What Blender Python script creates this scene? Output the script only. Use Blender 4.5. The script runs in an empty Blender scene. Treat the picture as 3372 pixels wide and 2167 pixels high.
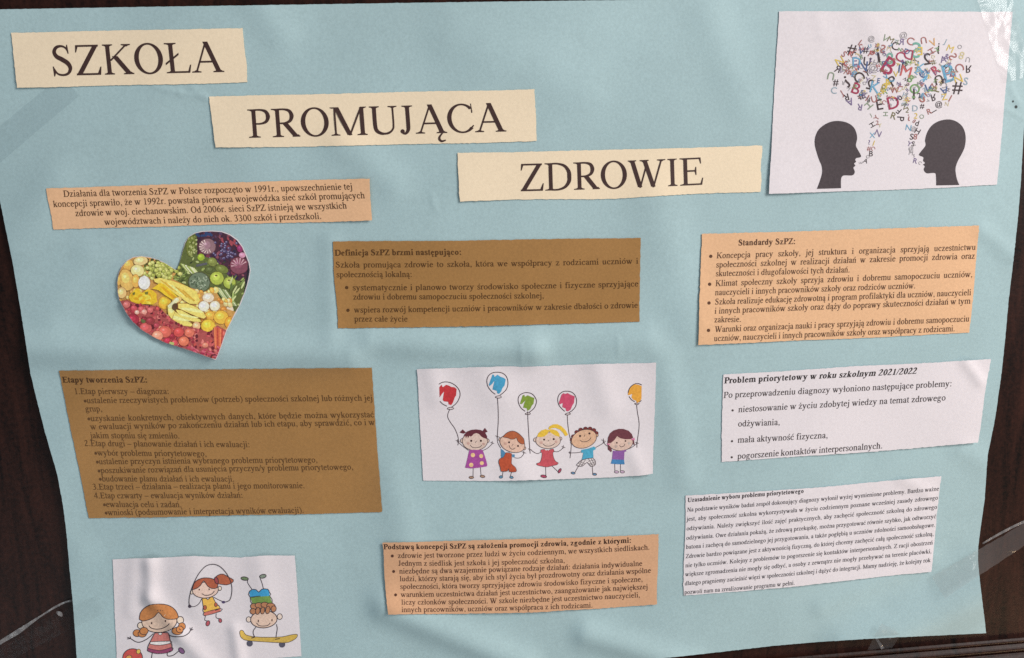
import bpy, bmesh, math, random
import numpy as np
from mathutils import Matrix, Vector
from mathutils.geometry import tessellate_polygon

random.seed(7)
RNG = np.random.RandomState(11)
SC = bpy.context.scene
COL = SC.collection

# ------------------------------------------------------------------ camera
# Plane coordinates: x right, y up on the door, n out of the door (metres).  World = (x, -n, y + 1.35)
PW, PH, FPX = 3372.0, 2167.0, 2600.0
CAM_E = (-0.1765, -0.0828, -0.0373)
CAM_C = np.array([-0.0879, 0.1768, 0.7804])
BASE_Z = 1.35


def rot_matrix(a, b, c):
    rx = np.array([[1, 0, 0], [0, math.cos(a), -math.sin(a)], [0, math.sin(a), math.cos(a)]])
    ry = np.array([[math.cos(b), 0, math.sin(b)], [0, 1, 0], [-math.sin(b), 0, math.cos(b)]])
    rz = np.array([[math.cos(c), -math.sin(c), 0], [math.sin(c), math.cos(c), 0], [0, 0, 1]])
    return rz @ ry @ rx


CAM_R = rot_matrix(*CAM_E)
T3 = np.array([[1, 0, 0], [0, 0, -1], [0, 1, 0]], float)


def to_world(p):
    q = np.asarray(p, float) @ T3.T
    q[..., 2] += BASE_Z
    return q


cam_data = bpy.data.cameras.new("camera")
cam = bpy.data.objects.new("camera", cam_data)
COL.objects.link(cam)
m = np.eye(4)
m[:3, :3] = T3 @ CAM_R
m[:3, 3] = to_world(CAM_C)
cam.matrix_world = Matrix(m.tolist())
cam_data.sensor_fit = 'HORIZONTAL'
cam_data.sensor_width = 36.0
cam_data.lens = FPX / PW * 36.0
cam_data.clip_start = 0.01
cam_data.clip_end = 50.0
SC.camera = cam

# ------------------------------------------------------------------ light
world = bpy.data.worlds.new("World")
SC.world = world
world.use_nodes = True
bg = world.node_tree.nodes["Background"]
bg.inputs[0].default_value = (0.86, 0.92, 1.0, 1)
bg.inputs[1].default_value = 0.26


def area_lamp(name, loc, target, sx, sy, power, color):
    d = bpy.data.lights.new(name, 'AREA')
    d.shape = 'RECTANGLE'
    d.size, d.size_y, d.energy, d.color = sx, sy, power, color
    o = bpy.data.objects.new(name, d)
    COL.objects.link(o)
    a, b = Vector(to_world(loc)), Vector(to_world(target))
    o.matrix_world = Matrix.Translation(a) @ (b - a).to_track_quat('-Z', 'Y').to_matrix().to_4x4()
    return o


area_lamp("window_light", (3.5, 2.5, 2.3), (0.0, 0.0, 0), 1.3, 2.0, 232.0, (1.0, 0.955, 0.915))
area_lamp("added_glare_light", (1.90, 0.62, 2.1), (0.2, 0.1, 0), 0.45, 0.8, 15.0, (1.0, 0.96, 0.93))  # added lamp, mirrored in the upper right tape to give its glare
area_lamp("room_fill_light", (-1.2, -1.3, 1.6), (0, -0.2, 0), 1.2, 1.0, 6.0, (0.8, 0.95, 1.0))  # added soft cool fill from the lower left, not a fixture
area_lamp("warm_bounce_fill", (1.25, -1.15, 0.55), (0.35, -0.3, 0), 0.25, 0.25, 4.5, (1.0, 0.70, 0.40))  # added warm fill at lower right, stands in for bounced light

SC.view_settings.view_transform = 'Standard'
SC.view_settings.look = 'None'
SC.view_settings.exposure = 0.0
SC.view_settings.gamma = 1.0
SC.view_settings.use_curve_mapping = False
SC.render.engine = 'CYCLES'
SC.cycles.use_denoising = False
SC.cycles.transparent_max_bounces = 16

# ------------------------------------------------------------------ geometry of the hanging sheet


def project(p):
    q = (p - CAM_C) @ CAM_R
    return np.stack([PW / 2 + FPX * q[:, 0] / -q[:, 2], PH / 2 - FPX * q[:, 1] / -q[:, 2]], 1)


def ridge(px, x0, y0, x1, y1, sigma, amp):
    d = np.array([x1 - x0, y1 - y0], float)
    L2 = (d * d).sum()
    t = np.clip(((px[:, 0] - x0) * d[0] + (px[:, 1] - y0) * d[1]) / L2, 0, 1)
    dx = px[:, 0] - (x0 + t * d[0])
    dy = px[:, 1] - (y0 + t * d[1])
    return amp * np.exp(-(dx * dx + dy * dy) / (2 * sigma * sigma))


# folds and bulges of the blue sheet: a line on the sheet, its half width and its height in mm
POSTER_RIDGES = [
    (20, 1140, 1150, 1160, 40, 4.6), (1230, 1120, 1750, 1150, 36, 3.8), (1750, 1140, 2120, 1120, 40, 2.2),
    (1270, 1985, 1720, 2175, 36, 4.6), (1930, 2080, 2260, 2180, 32, 3.8),
    (2800, 2140, 3235, 1915, 62, 10.0), (2700, 1990, 3050, 1830, 26, 1.1),
    (840, 0, 930, 120, 40, 1.2), (1130, 470, 1290, 600, 46, 1.8), (1500, 130, 1900, 300, 70, 1.5),
    (2330, 60, 2440, 330, 50, 1.2), (330, 1240, 120, 1700, 60, 1.6), (3160, 1480, 3300, 1560, 30, 1.2),
    (3225, 760, 3330, 840, 22, 0.9), (200, 600, 60, 800, 50, 1.4), (560, 1000, 480, 1010, 60, 1.2),
    (1090, 800, 1095, 1100, 26, 1.0), (60, 1500, 260, 1800, 45, 1.5), (1290, 1560, 1340, 1800, 40, 1.4),
    (2180, 1180, 2250, 1560, 36, 1.3), (2150, 640, 2270, 1060, 60, 1.6), (640, 290, 690, 330, 9, 0.30),
    (515, 288, 600, 310, 6, 0.35), (600, 310, 685, 322, 6, 0.35), (1712, 1130, 1716, 1190, 6, 0.30), (2030, 1110, 2033, 1160, 6, 0.30),
    (1420, 640, 1434, 690, 6, 0.25), (3320, 290, 3350, 350, 6, 0.35), (3300, 360, 3360, 390, 5, 0.30), (300, 850, 180, 1040, 45, 1.2),
]
WAVES = [(RNG.uniform(-1, 1), RNG.uniform(-1, 1), RNG.uniform(0, 6.3), RNG.uniform(0.4, 1.0)) for _ in range(14)]


def poster_height(px):
    h = np.full(len(px), 5.0)
    for i, (a, b, ph, am) in enumerate(WAVES):
        k = 2 * math.pi / (260 + 70 * i)
        n = math.hypot(a, b)
        h += 0.34 * am * np.sin((px[:, 0] * a + px[:, 1] * b) / n * k + ph) * (0.6 + i * 0.09)
    for r in POSTER_RIDGES:
        h += 1.35 * ridge(px, *r)
    # the lower left part hangs a little further off the door
    h += 3.0 * np.clip((px[:, 1] - 1300) / 900, 0, 1) * np.clip((1500 - px[:, 0]) / 1500, 0, 1)
    return h * 1e-3


class Sheet:
    """Height field of one piece of paper: the poster's own plus its offset and creases."""

    def __init__(self, offset=0.0, ridges=(), lift=None):
        self.offset, self.ridges, self.lift = offset, ridges, lift

    def height(self, px):
        h = poster_height(px) + self.offset
        for r in self.ridges:
            h += ridge(px, *r) * 2.2e-3
        if self.lift:
            h += self.lift(px)
        return h

    def place(self, px, extra=0.0):
        """Photo pixels -> points of this sheet (plane coordinates)."""
        px = np.asarray(px, float).reshape(-1, 2)
        d = np.stack([(px[:, 0] - PW / 2) / FPX, -(px[:, 1] - PH / 2) / FPX, -np.ones(len(px))], 1) @ CAM_R.T
        h = np.full(len(px), 0.005)
        for _ in range(7):
            t = (h - CAM_C[2]) / d[:, 2]
            p = CAM_C + d * t[:, None]
            flat = p.copy()
            flat[:, 2] = 0
            h = self.height(project(flat)) + extra
        p[:, 2] = h
        return p


POSTER = Sheet(0.0)
DOOR = Sheet(0.0)
DOOR.height = lambda px: np.zeros(len(px))

# ------------------------------------------------------------------ materials


def lin(c):
    c = c / 255.0
    return c / 12.92 if c <= 0.04045 else ((c + 0.055) / 1.055) ** 2.4


def ink(r, g, b, k=0.90):
    y = 0.3 * r + 0.59 * g + 0.11 * b
    r, g, b = (c + (y - c) * 0.08 for c in (r, g, b))
    return (min(lin(r) / k, 0.9), min(lin(g) / k, 0.9), min(lin(b) / k, 0.9))


def new_mat(name, rough=0.7, spec=0.3):
    mt = bpy.data.materials.new(name)
    mt.use_nodes = True
    b = mt.node_tree.nodes["Principled BSDF"]
    b.inputs["Roughness"].default_value = rough
    b.inputs["Specular IOR Level"].default_value = spec
    return mt, mt.node_tree, b


def node(nt, typ, **kw):
    n = nt.nodes.new(typ)
    for k, v in kw.items():
        if k in n.inputs:
            n.inputs[k].default_value = v
        else:
            setattr(n, k, v)
    return n


def paper_mat(name, rgb, blotch=0.10, grain=0.10, rough=0.75, spec=0.2, bump=0.12):
    mt, nt, b = new_mat(name, rough, spec)
    tc = node(nt, "ShaderNodeTexCoord")
    n1 = node(nt, "ShaderNodeTexNoise", Scale=420.0, Detail=3.0, Roughness=0.7)
    n2 = node(nt, "ShaderNodeTexNoise", Scale=9.0, Detail=4.0, Roughness=0.6)
    nt.links.new(tc.outputs["Object"], n1.inputs["Vector"])
    nt.links.new(tc.outputs["Object"], n2.inputs["Vector"])
    m1 = node(nt, "ShaderNodeMapRange")
    m1.inputs[1].default_value, m1.inputs[2].default_value = 0.3, 0.7
    m1.inputs[3].default_value, m1.inputs[4].default_value = 1 - grain, 1 + grain
    m2 = node(nt, "ShaderNodeMapRange")
    m2.inputs[1].default_value, m2.inputs[2].default_value = 0.3, 0.7
    m2.inputs[3].default_value, m2.inputs[4].default_value = 1 - blotch * .5, 1 + blotch * .5
    nt.links.new(n1.outputs["Fac"], m1.inputs[0])
    nt.links.new(n2.outputs["Fac"], m2.inputs[0])
    mu = node(nt, "ShaderNodeMath", operation='MULTIPLY')
    nt.links.new(m1.outputs[0], mu.inputs[0])
    nt.links.new(m2.outputs[0], mu.inputs[1])
    vm = node(nt, "ShaderNodeVectorMath", operation='SCALE')
    vm.inputs[0].default_value = rgb
    nt.links.new(mu.outputs[0], vm.inputs["Scale"])
    nt.links.new(vm.outputs[0], b.inputs["Base Color"])
    bp = node(nt, "ShaderNodeBump", Strength=bump, Distance=0.0006)
    nt.links.new(n1.outputs["Fac"], bp.inputs["Height"])
    nt.links.new(bp.outputs[0], b.inputs["Normal"])
    return mt


def print_mat(name, rough=0.6):
    mt, nt, b = new_mat(name, rough, 0.25)
    at = node(nt, "ShaderNodeAttribute", attribute_name="Col")
    tc = node(nt, "ShaderNodeTexCoord")
    n1 = node(nt, "ShaderNodeTexNoise", Scale=500.0, Detail=2.0)
    nt.links.new(tc.outputs["Object"], n1.inputs["Vector"])
    m1 = node(nt, "ShaderNodeMapRange")
    m1.inputs[1].default_value, m1.inputs[2].default_value = 0.3, 0.7
    m1.inputs[3].default_value, m1.inputs[4].default_value = 0.86, 1.14
    nt.links.new(n1.outputs["Fac"], m1.inputs[0])
    vm = node(nt, "ShaderNodeVectorMath", operation='SCALE')
    nt.links.new(at.outputs["Color"], vm.inputs[0])
    nt.links.new(m1.outputs[0], vm.inputs["Scale"])
    nt.links.new(vm.outputs[0], b.inputs["Base Color"])
    return mt


def wood_mat(name, dark, light, rough=0.35, scale=1.0):
    mt, nt, b = new_mat(name, rough, 0.16)
    tc = node(nt, "ShaderNodeTexCoord")
    mp = node(nt, "ShaderNodeMapping")
    mp.inputs["Scale"].default_value = (14 * scale, 14 * scale, 1.6 * scale)
    nt.links.new(tc.outputs["Object"], mp.inputs[0])
    n1 = node(nt, "ShaderNodeTexNoise", Scale=5.0, Detail=8.0, Roughness=0.65, Distortion=0.6)
    nt.links.new(mp.outputs[0], n1.inputs["Vector"])
    n2 = node(nt, "ShaderNodeTexNoise", Scale=230.0, Detail=3.0, Roughness=0.75)
    nt.links.new(tc.outputs["Object"], n2.inputs["Vector"])
    mx = node(nt, "ShaderNodeMath", operation='MULTIPLY_ADD')
    mx.inputs[1].default_value = 0.6
    nt.links.new(n1.outputs["Fac"], mx.inputs[0])
    sc = node(nt, "ShaderNodeMath", operation='MULTIPLY')
    sc.inputs[1].default_value = 0.4
    nt.links.new(n2.outputs["Fac"], sc.inputs[0])
    nt.links.new(sc.outputs[0], mx.inputs[2])
    cr = node(nt, "ShaderNodeValToRGB")
    cr.color_ramp.elements[0].position, cr.color_ramp.elements[1].position = 0.36, 0.66
    cr.color_ramp.elements[0].color = (*dark, 1)
    cr.color_ramp.elements[1].color = (*light, 1)
    nt.links.new(mx.outputs[0], cr.inputs[0])
    nt.links.new(cr.outputs[0], b.inputs["Base Color"])
    bp = node(nt, "ShaderNodeBump", Strength=0.25, Distance=0.002)
    nt.links.new(mx.outputs[0], bp.inputs["Height"])
    nt.links.new(bp.outputs[0], b.inputs["Normal"])
    return mt


def tape_mat(name, tint, milk, gloss, bump=0.4, scale=60.0, rough=0.12, detail=3.0):
    """Clear adhesive tape: mostly see-through film, a little milky, with a crinkled glossy face."""
    mt = bpy.data.materials.new(name)
    mt.use_nodes = True
    nt = mt.node_tree
    nt.nodes.clear()
    out = node(nt, "ShaderNodeOutputMaterial")
    tr = node(nt, "ShaderNodeBsdfTransparent")
    tr.inputs[0].default_value = (*tint, 1)
    df = node(nt, "ShaderNodeBsdfDiffuse")
    df.inputs[0].default_value = (0.75, 0.72, 0.72, 1)
    gl = node(nt, "ShaderNodeBsdfGlossy", Roughness=rough)
    tc = node(nt, "ShaderNodeTexCoord")
    nz = node(nt, "ShaderNodeTexNoise", Scale=scale, Detail=detail, Roughness=0.5, Distortion=1.0)
    nt.links.new(tc.outputs["Object"], nz.inputs["Vector"])
    bp = node(nt, "ShaderNodeBump", Strength=bump, Distance=0.004)
    nt.links.new(nz.outputs["Fac"], bp.inputs["Height"])
    nt.links.new(bp.outputs[0], gl.inputs["Normal"])
    m1 = node(nt, "ShaderNodeMixShader", Fac=milk)
    nt.links.new(tr.outputs[0], m1.inputs[1])
    nt.links.new(df.outputs[0], m1.inputs[2])
    m2 = node(nt, "ShaderNodeMixShader", Fac=gloss)
    nt.links.new(m1.outputs[0], m2.inputs[1])
    nt.links.new(gl.outputs[0], m2.inputs[2])
    nt.links.new(m2.outputs[0], out.inputs[0])
    return mt


PRINT = print_mat("printed_ink")
INK = print_mat("toner", 0.5)
M_BLUE = paper_mat("blue_poster_paper", (0.388, 0.53, 0.552), blotch=0.12, grain=0.075, rough=0.62, spec=0.3)
M_WHITE = paper_mat("white_copy_paper", (0.775, 0.715, 0.74), blotch=0.05, grain=0.05)
M_CREAM = paper_mat("cream_paper", (0.88, 0.725, 0.525), blotch=0.04, grain=0.05)
M_SALMON = paper_mat("salmon_paper", (0.80, 0.485, 0.28), blotch=0.05, grain=0.08)
M_DULL = paper_mat("dull_salmon_paper", (0.67, 0.385, 0.225), blotch=0.08, grain=0.08)
M_BROWN = paper_mat("brown_paper", (0.37, 0.19, 0.060), blotch=0.16, grain=0.09, rough=0.5, spec=0.35)
M_WOOD = wood_mat("dark_stained_wood", (0.003, 0.0014, 0.0012), (0.044, 0.014, 0.009), 0.45)

# ------------------------------------------------------------------ objects and meshes


def add_obj(name, me, mat, parent=None):
    o = bpy.data.objects.new(name, me)
    COL.objects.link(o)
    if mat:
        me.materials.append(mat)
    if parent is not None:
        o.parent = parent
        o.matrix_parent_inverse = parent.matrix_world.inverted()
    return o


def thing(name, label, cat, px, group=None, sheet=POSTER):
    o = bpy.data.objects.new(name, None)
    COL.objects.link(o)
    w = to_world(sheet.place([px]))[0]
    o.empty_display_size = 0.02
    o.matrix_world = Matrix.Translation(Vector(w))
    o["label"], o["category"] = label, cat
    if group:
        o["group"] = group
    return o


def mesh_from(verts, faces, name, smooth=False):
    me = bpy.data.meshes.new(name)
    me.from_pydata([tuple(v) for v in verts], [], faces)
    if smooth:
        me.polygons.foreach_set("use_smooth", [True] * len(me.polygons))
    me.update()
    return me


def thicken(v, f, t):
    """front skin plus back skin and rim, with vertices of their own so that the edges stay crisp"""
    n = len(v)
    back = v + np.array([0, t, 0])
    cnt = {}
    for q in f:
        for i in range(len(q)):
            a, b = q[i], q[(i + 1) % len(q)]
            cnt[(a, b)] = cnt.get((a, b), 0) + 1
    rim = [(a, b) for (a, b) in cnt if (b, a) not in cnt]
    verts = [v, back]
    faces = list(f) + [tuple(i + n for i in reversed(q)) for q in f]
    o = 2 * n
    ids = sorted({i for e in rim for i in e})
    m_ = {i: k for k, i in enumerate(ids)}
    verts += [v[ids], back[ids]]
    for a, b in rim:
        faces.append((o + m_[b], o + m_[a], o + len(ids) + m_[a], o + len(ids) + m_[b]))
    return np.concatenate(verts), faces


def resample(poly, n):
    p = np.asarray(poly, float)
    s = np.concatenate([[0], np.cumsum(np.hypot(*np.diff(p, axis=0).T))])
    u = np.linspace(0, s[-1], n)
    return np.stack([np.interp(u, s, p[:, 0]), np.interp(u, s, p[:, 1])], 1)


def spline(pts, per=8, closed=False):
    p = [np.asarray(q, float) for q in pts]
    n = len(p)
    out = []
    rng = range(n if closed else n - 1)
    for i in rng:
        if closed:
            a, b, c, d = p[(i - 1) % n], p[i], p[(i + 1) % n], p[(i + 2) % n]
        else:
            a, b, c, d = p[max(i - 1, 0)], p[i], p[i + 1], p[min(i + 2, n - 1)]
        for k in range(per):
            t = k / per
            out.append(0.5 * (2 * b + (c - a) * t + (2 * a - 5 * b + 4 * c - d) * t * t + (3 * b - a - 3 * c + d) * t ** 3))
    if not closed:
        out.append(p[-1])
    return np.array(out)


def coons_sheet(name, mat, sheet, top, bottom, left=None, right=None, step=9, jitter=0.5, parent=None, thick=0.00022):
    """A cut piece of paper between a top and a bottom edge (photo pixels), lying on the sheet's surface."""
    w = np.hypot(*(np.asarray(top[-1], float) - top[0]))
    hh = np.hypot(*(np.asarray(bottom[0], float) - top[0]))
    nx, ny = max(4, int(w / step)), max(4, int(hh / step))
    T, B = resample(top, nx + 1), resample(bottom, nx + 1)
    s = np.linspace(0, 1, nx + 1)[None, :, None]
    t = np.linspace(0, 1, ny + 1)[:, None, None]
    g = (1 - t) * T[None] + t * B[None]
    for edge, side in ((left, 0), (right, 1)):
        if edge is not None:
            E_ = resample(edge, ny + 1)
            dv = (E_ - g[:, -1 if side else 0])[:, None, :]
            g = g + dv * (s if side else (1 - s)) ** 3
    if jitter:
        edge_w = RNG.normal(0, 1, (4, 5))
        for q in range(5):
            ws_ = np.sin(np.linspace(0, (q + 2) * 2.1, nx + 1) + edge_w[0, q] * 3)
            wt_ = np.sin(np.linspace(0, (q + 2) * 1.6, ny + 1) + edge_w[1, q] * 3)
            g[0, :, 1] += ws_ * edge_w[2, q] * jitter * .6
            g[-1, :, 1] += ws_[::-1] * edge_w[3, q] * jitter
            g[:, 0, 0] += wt_ * edge_w[2, q - 1] * jitter
            g[:, -1, 0] += wt_[::-1] * edge_w[3, q - 1] * jitter
        j = RNG.normal(0, jitter, (ny + 1, nx + 1, 2))
        j[1:-1, 1:-1] = 0
        g = g + j
    v = to_world(sheet.place(g.reshape(-1, 2)))
    f = [(r * (nx + 1) + c, (r + 1) * (nx + 1) + c, (r + 1) * (nx + 1) + c + 1, r * (nx + 1) + c + 1)
         for r in range(ny) for c in range(nx)]
    v, f = thicken(v, f, thick)
    o = add_obj(name, mesh_from(v, f, name, True), mat, parent)
    if parent is not None:
        o.data.transform(parent.matrix_world.inverted())
        o.matrix_parent_inverse = Matrix()
    return o


class Layers:
    """gives every printed shape the lowest layer above the shapes it overlaps, so that inks stack without fighting"""

    def __init__(self, step=0.000018):
        self.b, self.l, self.step = [], [], step

    def level(self, pts):
        a = np.asarray(pts, float)
        x0, y0 = a.min(0)
        x1, y1 = a.max(0)
        lv = 0
        if self.b:
            B = np.array(self.b)
            hit = (B[:, 0] < x1) & (B[:, 2] > x0) & (B[:, 1] < y1) & (B[:, 3] > y0)
            if hit.any():
                lv = np.array(self.l)[hit].max() + 1
        self.b.append((x0, y0, x1, y1))
        self.l.append(lv)
        return lv * self.step


class Print:
    """Collects flat coloured shapes in photo pixels; build() lays them on a sheet as one mesh."""

    def __init__(self):
        self.v, self.z, self.f, self.c = [], [], [], []

    def add(self, pts, faces, z, color):
        o = len(self.v)
        self.v.extend([tuple(q) for q in pts])
        self.z.extend([z] * len(pts))
        for f in faces:
            self.f.append(tuple(i + o for i in f))
            self.c.append(color)

    def poly(self, pts, color, z, cell=16):
        pts = [tuple(map(float, q)) for q in pts]
        a = np.array(pts)
        size = (a.max(0) - a.min(0)).max()
        if size < cell * 2.2:
            tri = tessellate_polygon([[Vector((x, y, 0)) for x, y in pts]])
            self.add(pts, tri, z, color)
            return
        bm = bmesh.new()
        tri = tessellate_polygon([[Vector((x, y, 0)) for x, y in pts]])
        vs = [bm.verts.new((x, y, 0)) for x, y in pts]
        for t in tri:
            try:
                bm.faces.new([vs[i] for i in t])
            except ValueError:
                pass
        for ax in (0, 1):
            lo, hi = a[:, ax].min(), a[:, ax].max()
            k = lo + cell
            while k < hi:
                no = [0, 0, 0]
                no[ax] = 1
                co = [0, 0, 0]
                co[ax] = k
                bmesh.ops.bisect_plane(bm, geom=bm.verts[:] + bm.edges[:] + bm.faces[:], plane_co=co, plane_no=no)
                k += cell
        bm.verts.index_update()
        self.add([(q.co.x, q.co.y) for q in bm.verts], [[q.index for q in f.verts] for f in bm.faces], z, color)
        bm.free()

    def stroke(self, pts, width, color, z, smooth=True, per=6):
        p = spline(pts, per) if smooth and len(pts) > 2 else resample(pts, max(2, int(np.hypot(*(np.asarray(pts[-1], float) - pts[0])) / 14) + 2))
        d = np.gradient(p, axis=0)
        n = np.stack([-d[:, 1], d[:, 0]], 1)
        n /= np.maximum(np.hypot(n[:, 0], n[:, 1]), 1e-9)[:, None]
        w = np.asarray(width, float)
        if w.ndim:
            w = np.interp(np.linspace(0, 1, len(p)), np.linspace(0, 1, len(w)), w)[:, None]
        a, b = p + n * w / 2, p - n * w / 2
        k = len(p)
        self.add(np.concatenate([a, b]), [(i, i + 1, k + i + 1, k + i) for i in range(k - 1)], z, color)

    def ellipse(self, x, y, rx, ry, color, z, rot=0, n=28):
        a = np.linspace(0, 2 * math.pi, n, endpoint=False)
        c, s = math.cos(math.radians(rot)), math.sin(math.radians(rot))
        ex, ey = rx * np.cos(a), ry * np.sin(a)
        self.poly(np.stack([x + ex * c - ey * s, y + ex * s + ey * c], 1), color, z)

    def build(self, name, sheet, parent, mat=None, base=0.00016, thick=0.0):
        px = np.array(self.v)
        v = to_world(sheet.place(px, base + np.array(self.z)))
        me = mesh_from(v, self.f, name, True)
        if me.polygons and True:
            nrm = np.zeros(len(me.polygons) * 3)
            me.polygons.foreach_get("normal", nrm)
            flip = nrm.reshape(-1, 3)[:, 1] > 0
            if flip.any():
                faces = [tuple(reversed(f)) if flip[i] else f for i, f in enumerate(self.f)]
                bpy.data.meshes.remove(me)
                me = mesh_from(v, faces, name, True)
            else:
                faces = self.f
            if thick:
                v, faces = thicken(v, [tuple(q) for q in faces], thick)
                bpy.data.meshes.remove(me)
                me = mesh_from(v, faces, name, True)
                self.c = self.c + [self.c[0]] * (len(faces) - len(self.c))
        at = me.color_attributes.new("Col", 'FLOAT_COLOR', 'CORNER')
        cols = []
        for pl, c in zip(me.polygons, self.c):
            cols.extend((c[0], c[1], c[2], 1.0) * pl.loop_total)
        at.data.foreach_set("color", cols)
        o = add_obj(name, me, mat or PRINT, parent)
        me.transform(parent.matrix_world.inverted())
        o.matrix_parent_inverse = Matrix()
        return o


# ------------------------------------------------------------------ serif alphabet drawn with pen strokes (1000 units per em)
ADV = dict(zip("ABCDEFGHIJKLMNOPRSTUWYZ", (722, 667, 667, 722, 611, 556, 722, 722, 333, 389, 722, 611, 889, 722, 722, 556, 667, 556, 611, 722, 944, 722, 611)))
ADV.update(zip("abcdefghijklmnoprstuwyz", (444, 500, 444, 500, 444, 333, 500, 500, 278, 278, 500, 278, 778, 500, 500, 500, 333, 389, 278, 500, 722, 500, 444)))
ADV.update({c: 500 for c in "0123456789"})
ADV.update({' ': 250, '.': 250, ',': 250, ':': 278, '(': 333, ')': 333, '–': 500, '/': 278, '•': 350})
DIA = {'Ł': ('L', 'slash'), 'Ą': ('A', 'tail'), 'ł': ('l', 'slash'), 'ą': ('a', 'tail'), 'ę': ('e', 'tail'), 'ó': ('o', 'acute'),
       'ś': ('s', 'acute'), 'ć': ('c', 'acute'), 'ń': ('n', 'acute'), 'ż': ('z', 'dot'), 'ź': ('z', 'acute')}


def make_font(bold, big):
    W = 152 if bold else 95       # cap stem
    L = 132 if bold else 82       # small stem
    t = 42 if bold else 30        # hair line
    if big and not bold:
        t = 35
    if not big:                   # small sizes print heavier
        W, L, t = (160, 142, 58) if bold else (112, 96, 46)
    F = {}
    cur = []

    def quad(*p):
        cur.append(('p', p))

    def V(x, y0, y1, w):
        quad((x - w / 2, y0), (x + w / 2, y0), (x + w / 2, y1), (x - w / 2, y1))

    def SF(x, y, w, l=70, r=70, up=True):
        """bracketed slab serif at a stem of width w; up: the stem rises from it"""
        s = 1 if up else -1
        a, b = x - w / 2, x + w / 2
        h = t * 0.62
        quad((a - l, y), (b + r, y), (b + r, y + s * h), (b + r * .35, y + s * (h + 10)), (b - 2, y + s * 52), (a + 2, y + s * 52), (a - l * .35, y + s * (h + 10)), (a - l, y + s * h))

    def G(x0, y0, x1, y1, w):
        quad((x0 - w / 2, y0), (x0 + w / 2, y0), (x1 + w / 2, y1), (x1 - w / 2, y1))

    def Hb(x0, x1, y, h=None):
        h = h or t
        quad((x0, y), (x1, y), (x1, y + h), (x0, y + h))

    def C(pts, ws):
        cur.append(('c', pts, ws))

    def E(cx, cy, rx, ry, th, tn, a0=0, a1=360, tilt=0.0):
        cur.append(('e', cx, cy, rx, ry, th, tn, a0, a1, tilt))

    def D(x, y, r):
        cur.append(('e', x, y, r, r, r * .999, r * .999, 0, 360, 0))

    def done(ch):
        F[ch] = list(cur)
        cur.clear()

    H, X = 662, 450
    # capitals
    V(361 - 0, 0, 0, 0); cur.clear()
    G(98, 8, 352, 640, t + 8); G(352, 674, 612, 8, W + 18); quad((330, 560), (375, 674), (405, 560)); Hb(175, 500, 214, t + 4)
    SF(100, 0, t + 10, 85, 85); SF(607, 0, W + 10, 75, 70); done('A')
    V(165, 10, H - 10, W); SF(165, 0, W, 95, 30); SF(165, H, W, 95, 30, False)
    C([(160, 645), (320, 645), (455, 600), (488, 510), (440, 400), (330, 352), (190, 345)], [t, t + 4, W * .8, W, W * .75, t + 6, t])
    C([(200, 352), (370, 340), (500, 285), (540, 185), (490, 75), (350, 18), (165, 17)], [t, t + 4, W * .8, W * 1.08, W * .8, t + 6, t]); done('B')
    E(375, 331, 347, 345, W + 8, t + 4, 42, 318); quad((592, 672), (612, 672), (626, 455), (604, 455)); quad((598, 562), (630, 520), (628, 455), (600, 470))
    C([(560, 95), (600, 125), (640, 165)], [t + 14, t, t - 8]); done('C')
    V(165, 10, H - 10, W); SF(165, 0, W, 95, 30); SF(165, H, W, 95, 30, False)
    C([(160, 645), (350, 643), (520, 585), (618, 455), (632, 331), (618, 205), (520, 78), (350, 18), (160, 17)], [t + 2, t + 8, W * .72, W * 1.0, W * 1.1, W, W * .72, t + 8, t + 2]); done('D')

    def Ebody(mid=True, bot=True):
        V(160, 10, H - 10, W); SF(160, 0, W, 95, 30); SF(160, H, W, 95, 30, False)
        Hb(160, 540, H - t - 2, t + 2); quad((500, H), (548, H), (556, 515), (534, 515), (505, 620))
        if mid:
            Hb(160, 400, 326, t + 4); quad((385, 342), (412, 245), (434, 245), (434, 440), (412, 440))
        if bot:
            Hb(160, 570, 0, t + 2); quad((520, 0), (570, 0), (600, 170), (576, 170), (530, 40))
    Ebody(); done('E')
    Ebody(True, False); SF(160, 0, W, 95, 90); done('F')
    V(166, 10, H - 10, W); SF(166, 0, W); SF(166, H, W, up=False); done('I')
    C([(215, 650), (215, 200), (200, 80), (140, 12), (70, 25)], [W, W, W * .85, t + 20, t + 10]); D(72, 62, 50 if not bold else 62); SF(215, H, W, 80, 75, False); done('J')
    V(165, 10, H - 10, W); SF(165, 0, W); SF(165, H, W, up=False)
    G(205, 300, 590, 645, t + 22); G(315, 400, 615, 15, W + 34); SF(590, H, t + 16, 85, 75, False); SF(622, 0, W, 90, 55); done('K')
    V(165, 10, H - 10, W); SF(165, 0, W, 95, 30); SF(165, H, W, 95, 80, False)
    Hb(165, 560, 0, t + 4); quad((510, 0), (560, 0), (600, 178), (574, 178), (520, 42)); done('L')
    V(118, 10, 640, t + 8); G(158, H, 445, 8, W + 20); G(445, 0, 735, 640, t + 10); V(752, 10, H - 8, W)
    SF(118, 0, t + 8, 85, 80); SF(752, 0, W, 85, 60); quad((12, H), (160, H), (160, H - 18), (60, H - 30), (12, H - 18)); quad((720, H), (865, H), (865, H - 18), (800, H - 40), (720, H - 60)); done('M')
    V(128, 10, 640, t + 8); G(150, H, 590, 0, W + 40); V(602, 0, 645, t + 8); SF(128, 0, t + 8, 90, 85); SF(602, H, t + 8, 90, 85, False)
    quad((12, H), (190, H), (190, H - 18), (70, H - 28), (12, H - 18)); done('N')
    E(361, 331, 328, 345, W + 12, t + 4); done('O')

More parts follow.
